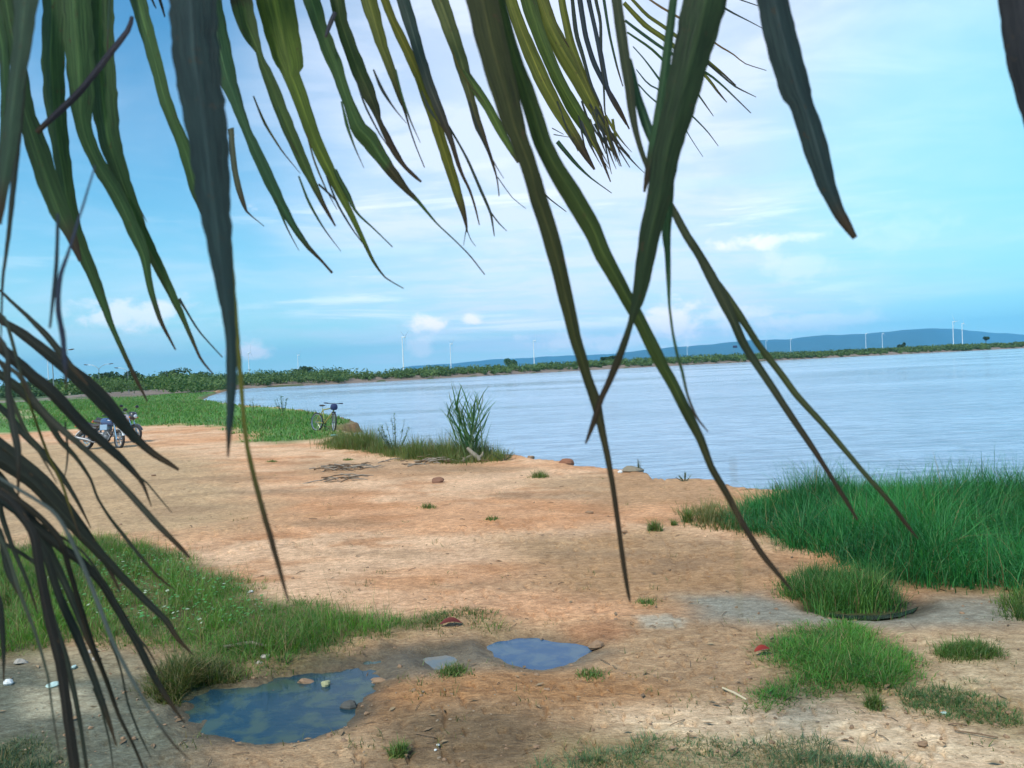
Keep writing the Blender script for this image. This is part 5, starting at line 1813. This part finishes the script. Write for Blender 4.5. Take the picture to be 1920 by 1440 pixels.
LA([(718, -10, 16), (735, 35, 16), (752, 70, 19), (768, 105, 19), (783, 140, 17), (797, 180, 17), (812, 215, 22), (826, 260, 21), (842, 310, 20), (854, 350, 18), (865, 385, 14), (873, 415, 7), (876, 436, 2.5)], 1.3, colr=(.10, .11, .02), tip=.10)
LA([(874, 430, 2), (871, 448, 1.5), (869, 461, 1)], 1.3, colr=GD, up=None)
LA([(876, 432, 2), (883, 450, 1.5), (892, 462, 1)], 1.3, colr=GD, up=None)
LA([(755, -5, 26), (770, 45, 25), (783, 90, 21), (794, 125, 20), (807, 165, 20), (821, 200, 18), (835, 235, 14), (848, 270, 10), (858, 305, 8), (868, 330, 6), (880, 355, 5), (890, 385, 4), (899, 422, 2)], 1.28, colr=(.03, .05, .055), tip=.45)
LA([(840, 235, 5), (858, 265, 4), (877, 300, 5), (900, 353, 6), (920, 400, 5), (927, 443, 1.5)], 1.3, colr=GD, up=None)
LA([(920, 398, 3), (935, 418, 2.5), (950, 433, 1.5)], 1.3, colr=GD, up=None)
LA([(824, -5, 32), (843, 50, 29), (860, 100, 26), (873, 145, 24), (882, 180, 16), (889, 208, 16), (897, 235, 16), (907, 260, 11), (917, 285, 7), (925, 310, 5), (932, 335, 3), (936, 368, 2)], 1.3, colr=(.06, .075, .035), tip=.35)
LA([(870, 130, 14), (892, 165, 20), (915, 200, 20), (936, 240, 17), (955, 275, 12), (972, 305, 5)], 1.3, colr=(.06, .10, .03), up=None)
LA([(933, 332, 2), (960, 370, 1.5), (986, 391, 1.2)], 1.3, colr=GD, up=None)

for (x0, y0) in ((475, 180), (520, 200), (575, 250), (640, 190), (668, 150), (700, 130), (742, 130), (790, 170), (560, 330), (505, 330), (240, 330), (120, 420), (300, 160), (845, 90), (880, 190), (612, 330)):
    sl = random.uniform(.25, .55)
    L_ = random.uniform(60, 150)
    LA([(x0, y0, 3), (x0 + sl * L_ * .3, y0 + L_ * .35, random.uniform(4, 7)), (x0 + sl * L_ * .75, y0 + L_ * .7, 3), (x0 + sl * L_ * 1.25, y0 + L_, 1)], 1.15, colr=random.choice((GD, GR, (.06, .06, .02))), up=None, tip=.5)

# close frond hanging in front of the lake
fb_path = [CROWN, Vector((-1.5, .25, 3.15)), Vector((-.8, .5, 3.1)), cpt(500, -700, .82), cpt(850, -520, .78), cpt(1200, -430, .76), cpt(1500, -400, .76), cpt(1900, -420, .76), cpt(2300, -470, .78)]
FB = frond(fb_path, 'nearest frond whose broad leaflets cross before the lake')
def LB(pts, d=.76, **k):
    k.setdefault('up', -400)
    k.setdefault('jag', .025)
    leaflet(FB, pts, d, **k)

LB([(903, -5, 62), (922, 80, 59), (944, 160, 54), (961, 225, 44), (974, 262, 36), (992, 310, 33), (1007, 362, 34), (1032, 440, 34), (1050, 510, 31), (1064, 570, 28), (1078, 630, 24), (1090, 670, 22), (1102, 710, 19), (1117, 752, 21), (1126, 794, 16), (1136, 840, 13), (1147, 898, 11), (1158, 973, 10), (1168, 1048, 10), (1177, 1107, 8), (1182, 1130, 3)],
   .76, colr=(.034, .042, .016), tip=.30, twist=.2)
LB([(938, -5, 18), (953, 60, 22), (966, 110, 26), (984, 160, 31), (1000, 210, 34), (1016, 260, 35), (1035, 302, 35), (1058, 340, 38), (1076, 368, 40), (1112, 430, 36), (1128, 470, 34), (1150, 510, 30), (1177, 560, 27), (1200, 600, 25), (1222, 645, 26), (1245, 690, 24), (1264, 723, 22), (1293, 782, 21), (1314, 823, 17), (1335, 878, 14), (1364, 927, 14), (1393, 982, 12), (1427, 1036, 12), (1460, 1077, 9), (1485, 1107, 3)],
   .80, colr=(.034, .058, .018), tip=.28, twist=-.2)
LB([(1325, -10, 86), (1308, 60, 79), (1295, 110, 73), (1281, 170, 68), (1268, 220, 62), (1254, 270, 56), (1244, 320, 52), (1236, 370, 49), (1221, 430, 43), (1210, 490, 37), (1203, 530, 32), (1197, 560, 26), (1189, 585, 17), (1182, 608, 12), (1172, 640, 14), (1157, 680, 16), (1142, 716, 13), (1127, 748, 12), (1114, 790, 12), (1098, 832, 4)],
   .72, colr=(.020, .042, .022), tip=.22, twist=.3)
LB([(1264, -10, 16), (1256, 60, 18), (1250, 110, 19), (1244, 160, 20), (1236, 220, 22), (1226, 275, 22), (1215, 325, 14), (1208, 360, 5)], .78, colr=(.03, .075, .045))
LB([(1255, 330, 20), (1252, 400, 19), (1250, 440, 16), (1252, 470, 12), (1254, 530, 8), (1255, 570, 5), (1261, 620, 5), (1270, 665, 6), (1279, 695, 6), (1289, 740, 5), (1306, 782, 5), (1328, 810, 2)], .74, colr=(.03, .07, .04), up=200, tip=.2)
LB([(1155, -10, 20), (1165, 60, 21), (1172, 110, 20), (1180, 160, 19), (1185, 205, 16), (1192, 245, 12), (1205, 290, 10), (1220, 328, 9), (1240, 360, 10), (1258, 385, 13), (1272, 412, 16), (1290, 445, 17), (1313, 480, 18), (1337, 525, 23), (1357, 562, 24), (1376, 602, 19), (1390, 635, 18), (1405, 662, 17), (1431, 700, 16), (1460, 744, 15), (1493, 794, 14), (1527, 844, 12), (1556, 890, 9), (1585, 936, 9), (1608, 975, 5)],
   .86, colr=(.030, .040, .028), tip=.22)
LB([(1340, 520, 8), (1362, 552, 12), (1388, 592, 14), (1406, 620, 12), (1424, 648, 12), (1460, 694, 12), (1497, 744, 12), (1543, 794, 11), (1585, 844, 10), (1627, 894, 9), (1668, 940, 9), (1702, 986, 8), (1722, 1011, 2)], .87, colr=(.045, .06, .035), up=None, tip=.25)
LB([(1180, 110, 10), (1186, 135, 12), (1196, 180, 16), (1207, 215, 20), (1219, 250, 18), (1231, 285, 10), (1240, 310, 3)], .88, colr=(.03, .07, .05), up=None)
LB([(1450, -10, 58), (1467, 65, 61), (1483, 125, 60), (1496, 170, 58), (1503, 188, 46), (1513, 215, 45), (1522, 240, 48), (1535, 285, 47), (1549, 335, 38), (1560, 365, 31), (1573, 395, 25), (1588, 420, 21), (1604, 446, 11)], .70, colr=(.016, .030, .040), tip=.10, twist=.15)
LB([(1912, -30, 64), (1921, 40, 66), (1930, 110, 64), (1945, 180, 58), (1960, 250, 50), (1985, 350, 36), (2010, 440, 10)], .60, colr=(.02, .022, .035))
LB([(1374, 860, 3), (1381, 960, 2), (1385, 1060, 3), (1387, 1172, 2)], .24, colr=(.22, .18, .10), up=None)

# farther frond hanging behind
fc_path = [CROWN, Vector((-1.2, .9, 3.5)), Vector((-.5, 1.7, 3.9)), cpt(760, -420, 2.4), cpt(900, -230, 2.5), cpt(1000, -130, 2.5), cpt(1100, -90, 2.5), cpt(1240, -70, 2.5), cpt(1330, -50, 2.5)]
FC = frond(fc_path, 'farther yellowish frond seen between the broad leaflets')
YG = (.085, .098, .022)
for pts_, c_ in (
        ([(955, -10, 22), (975, 50, 25), (1000, 110, 29), (1025, 165, 28), (1050, 210, 24), (1078, 255, 20), (1098, 290, 13), (1115, 318, 4)], YG),
        ([(988, -10, 30), (1010, 60, 25), (1030, 110, 23), (1050, 155, 22), (1075, 200, 24), (1100, 240, 20), (1122, 282, 8), (1145, 341, 2)], (.035, .06, .015)),
        ([(1010, -10, 28), (1032, 50, 31), (1058, 100, 31), (1085, 145, 31), (1108, 190, 26), (1125, 225, 16), (1145, 262, 6), (1165, 312, 2)], YG),
        ([(1052, -10, 14), (1060, 35, 15), (1072, 85, 16), (1090, 130, 13), (1113, 185, 8), (1137, 230, 5), (1155, 270, 4), (1181, 314, 1.5)], YG),
        ([(1072, -10, 7), (1080, 60, 9), (1093, 105, 8), (1107, 155, 6), (1127, 200, 4), (1140, 252, 2)], GD),
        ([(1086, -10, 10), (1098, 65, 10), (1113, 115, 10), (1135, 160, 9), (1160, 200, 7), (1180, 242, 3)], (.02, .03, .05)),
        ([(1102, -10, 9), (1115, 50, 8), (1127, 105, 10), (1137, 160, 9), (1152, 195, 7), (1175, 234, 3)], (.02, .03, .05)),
        ([(1116, -10, 7), (1126, 40, 6), (1127, 100, 6), (1132, 160, 4), (1135, 215, 3), (1150, 262, 1.5)], GD),
        ([(1131, -10, 6), (1143, 65, 5), (1157, 125, 4), (1168, 162, 2)], GB),
        ([(1025, -10, 3), (1047, 56, 3), (1067, 88, 2)], GR),
        ([(1178, -10, 8), (1213, 27, 9), (1250, 53, 9), (1300, 92, 7), (1347, 130, 4), (1380, 160, 2)], YG),
        ([(1170, 5, 8), (1210, 47, 10), (1250, 75, 10), (1300, 118, 7), (1330, 150, 7), (1347, 173, 5), (1363, 192, 2)], YG),
        ([(1172, 38, 5), (1210, 67, 6), (1250, 95, 5), (1300, 122, 4), (1333, 142, 4), (1360, 165, 3), (1408, 212, 1.5)], GB),
        ([(1176, 60, 4), (1220, 90, 5), (1250, 118, 5), (1290, 150, 4), (1317, 188, 3), (1338, 218, 1.2)], GR),
        ([(1187, 87, 2.5), (1210, 113, 3), (1240, 153, 5), (1275, 195, 4), (1303, 222, 3), (1327, 247, 2), (1347, 274, 1)], GB),
        ([(1193, 130, 2.5), (1215, 157, 4), (1240, 172, 4), (1275, 225, 3), (1297, 262, 1.5), (1318, 294, 1)], GB),
        ([(1197, 158, 2.5), (1215, 178, 3), (1235, 195, 3)], GB),
        ([(1205, -10, 4), (1235, 10, 6), (1257, 23, 6), (1310, 55, 5), (1347, 85, 4), (1373, 100, 3), (1397, 119, 2), (1437, 132, 1.3)], (.11, .07, .035)),
        ([(1320, -10, 4), (1367, 20, 4), (1400, 37, 3), (1432, 54, 2)], GD),
        ([(1350, -15, 3), (1390, 0, 3), (1422, 11, 2)], GD),
        ([(1300, 95, 4), (1333, 123, 4), (1360, 147, 3), (1380, 163, 3), (1418, 182, 1.3)], GD),
        ([(1044, 190, 4), (1060, 233, 3), (1084, 284, 1.5)], GD),
        ([(1045, 265, 8), (1057, 280, 8), (1080, 307, 6), (1107, 333, 3), (1147, 362, 1.5)], GB),
        ([(1015, 355, 3), (1027, 370, 3), (1062, 397, 1.5)], GD),
        ([(1035, 240, 2), (1057, 252, 1.2)], GD), ([(1038, 252, 2), (1078, 259, 1.2)], GD)):
    short = pts_[0][1] > 60 or pts_[0][0] > 1160
    leaflet(FC, pts_, 2.5, colr=c_, up=None if short else -120, jag=.03, tip=.22)
# torn, tangled strands at its tips
for k in range(26):
    x0 = random.uniform(1085, 1150)
    y0 = 205 + (x0 - 1085) * .55 + random.uniform(-25, 25)
    L = random.uniform(50, 105)
    sl = random.uniform(.15, .75)
    leaflet(FC, [(x0, y0, random.uniform(3, 6)), (x0 + L * sl * .4, y0 + L * .45, random.uniform(3, 5.5)), (x0 + L * sl * .75, y0 + L * .75, 2.5), (x0 + L * sl * 1.1, y0 + L, 1)], 2.5, colr=random.choice((YG, GD, (.03, .04, .05))), tip=.5)

# lower left frond drooping beside the view
fd_path = [CROWN, Vector((-1.75, .55, 2.75)), cpt(-420, 300, 1.0), cpt(-300, 560, .95), cpt(-250, 760, .92), cpt(-200, 950, .9), cpt(-150, 1120, .88), cpt(-110, 1250, .86)]
FD = frond(fd_path, 'dark drooping frond spreading in from the left edge')


def LD(pts, d=.85, **k):
    # continue the base leftwards to the drooping rachis
    a, b_ = pts[0], pts[1]
    bx = -250 + (a[1] - 700) * .30
    by = a[1] - min(260, max(60, (a[0] - bx) * .75))
    by = max(by, 420)
    mid = ((a[0] + bx) / 2, a[1] - (a[1] - by) * .42, a[2] * .8)
    pts = [(bx, by, a[2] * .3), mid] + list(pts)
    k.setdefault('colr', GD)
    k.setdefault('wk', .84)
    k.setdefault('jag', .03)
    leaflet(FD, pts, d, **k)


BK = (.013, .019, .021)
LD([(0, 545, 6), (12, 557, 7), (50, 592, 10), (85, 627, 15), (111, 659, 16), (140, 695, 12), (165, 722, 4)], .80, colr=(.03, .04, .04))
LD([(-5, 597, 14), (40, 625, 21), (85, 660, 24), (130, 695, 30), (165, 725, 36), (195, 755, 36), (218, 782, 32), (240, 808, 24), (262, 830, 18), (290, 853, 15), (315, 868, 12), (335, 881, 6)], .85, colr=BK, twist=.2)
LD([(-5, 650, 22), (30, 680, 25), (60, 707, 26), (95, 735, 27), (125, 768, 26), (158, 803, 24), (190, 829, 20), (222, 857, 17), (249, 884, 12), (267, 907, 8), (284, 950, 2)], .82, colr=BK)
LD([(275, 903, 4), (300, 933, 3), (322, 961, 1.5)], .82) if False else leaflet(FD, [(262, 895, 5), (275, 905, 4), (300, 935, 3), (322, 961, 1.5)], .82, colr=GD)
LD([(-5, 700, 22), (25, 722, 26), (55, 750, 26), (85, 782, 24), (111, 825, 18), (142, 858, 14), (169, 898, 10), (182, 933, 9), (204, 969, 10), (231, 1004, 12), (267, 1049, 10), (300, 1085, 8), (329, 1107, 2)], .84, colr=GD)
LD([(32, 700, 10), (58, 744, 14), (92, 784, 15), (124, 813, 15), (156, 840, 13), (200, 880, 13), (249, 933, 14), (293, 982, 14), (338, 1027, 10), (356, 1046, 4)], .78, colr=(.04, .045, .045))
LD([(-10, 855, 40), (30, 882, 38), (62, 905, 36), (95, 940, 36), (128, 975, 34), (160, 1010, 29), (195, 1047, 24), (231, 1085, 20), (275, 1129, 18), (311, 1164, 15), (333, 1198, 12), (362, 1228, 3)], .86, colr=BK, twist=.2)
LD([(-5, 925, 26), (40, 962, 24), (80, 1000, 22), (120, 1032, 20), (147, 1050, 20), (187, 1090, 18), (222, 1147, 18), (253, 1200, 18), (284, 1262, 16), (311, 1307, 12), (346, 1356, 3)], .84, colr=BK)
LD([(150, 1030, 6), (200, 1100, 7), (245, 1180, 8), (275, 1215, 6), (307, 1271, 2)], .84)
LD([(50, 950, 14), (110, 1010, 14), (135, 1089, 13), (169, 1200, 14), (200, 1280, 12), (222, 1342, 10), (249, 1396, 8), (267, 1440, 7), (285, 1500, 3)], .82, colr=(.020, .022, .022))
LD([(30, 960, 14), (80, 1030, 14), (111, 1120, 16), (147, 1200, 18), (178, 1280, 14), (200, 1342, 11), (218, 1398, 3)], .80, colr=BK)
LD([(20, 940, 16), (60, 1000, 21), (70, 1049, 22), (89, 1156, 24), (111, 1244, 24), (124, 1333, 25), (138, 1440, 26), (148, 1530, 12)], .78, colr=(.018, .021, .026))
LD([(70, 1060, 10), (98, 1156, 12), (124, 1236, 14), (142, 1316, 12), (153, 1378, 9), (162, 1440, 8), (166, 1500, 3)], .82)
LD([(-5, 990, 14), (13, 1067, 16), (31, 1102, 14), (40, 1124, 3)], .8, colr=GD)
LD([(0, 1010, 10), (36, 1110, 11), (67, 1191, 9), (89, 1267, 7), (98, 1333, 5), (111, 1413, 2)], .70, colr=(.04, .055, .055))
LD([(-6, 1120, 14), (5, 1200, 12), (7, 1278, 4)], .8, colr=BK)
LD([(100, 960, 8), (150, 1050, 9), (190, 1150, 9), (213, 1209, 8), (240, 1262, 8), (280, 1331, 6), (320, 1390, 5), (352, 1422, 1.5)], .66, colr=(.06, .08, .10))
leaflet(FD, [(205, 1200, 4), (225, 1250, 4), (240, 1320, 4), (262, 1378, 4), (284, 1422, 1.5)], .84, colr=GD)
leaflet(FD, [(175, 1290, 5), (190, 1330, 5), (205, 1390, 4), (212, 1440, 2)], .84, colr=GD)
LD([(5, 640, 8), (15, 740, 12), (24, 800, 14), (33, 844, 12), (34, 900, 6), (34, 937, 2)], .72, colr=(.03, .035, .04))
LD([(0, 680, 10), (12, 725, 12), (30, 770, 13), (46, 805, 11), (71, 844, 8), (107, 907, 2)], .78, colr=(.035, .045, .04))
LD([(30, 700, 6), (60, 770, 6), (74, 811, 7), (92, 858, 7), (116, 907, 7), (133, 960, 6), (152, 1012, 2)], .80, colr=(.075, .075, .02))
leaflet(FD, [(122, 790, 3), (124, 815, 4), (127, 844, 4), (124, 880, 3), (116, 910, 1.5)], .8, colr=GD)
LD([(0, 590, 9), (15, 615, 10), (25, 650, 10), (33, 680, 10), (43, 715, 8), (58, 745, 3)], .74, colr=(.035, .05, .05))
LD([(-20, 880, 30), (20, 930, 28), (60, 980, 24), (95, 1040, 20), (128, 1110, 17), (160, 1190, 12), (180, 1240, 4)], .88, colr=BK)
LD([(-20, 820, 26), (30, 860, 26), (80, 900, 22), (120, 945, 18), (165, 1005, 14), (200, 1060, 9), (225, 1110, 3)], .9, colr=BK)
LD([(-5, 760, 14), (40, 810, 16), (80, 850, 14), (120, 900, 11), (150, 950, 7), (170, 990, 2)], .9, colr=GD)
LD([(-10, 900, 12), (0, 960, 12), (20, 1020, 10), (50, 1090, 8), (70, 1150, 3)], .9, colr=GD)

# ------------------------------------------------------------------ haze
hz = MB()
x0, x1, y0, y1, z0_, z1_ = -12000, 12000, -200, 12600, -3.5, 420
hv = [(x, y, z) for z in (z0_, z1_) for y in (y0, y1) for x in (x0, x1)]
hz.add(hv, [(0, 2, 3, 1), (4, 5, 7, 6), (0, 1, 5, 4), (2, 6, 7, 3), (0, 4, 6, 2), (1, 3, 7, 5)])
hm = bpy.data.materials.new('haze_air')
hm.use_nodes = True
N = NT(hm.node_tree)
N.n.remove(N.n['Principled BSDF'])
pv = N.n.new('ShaderNodeVolumePrincipled')
pv.inputs['Color'].default_value = (0.17, 0.60, 1.0, 1)
pv.inputs['Density'].default_value = 8.6e-5
pv.inputs['Anisotropy'].default_value = -0.3
N.l.new(pv.outputs[0], N.n['Material Output'].inputs['Volume'])
ho = hz.build('haze', hm, smooth=False)
tag(ho, 'thin bluish haze in the air over the lake and hills', kind='stuff')
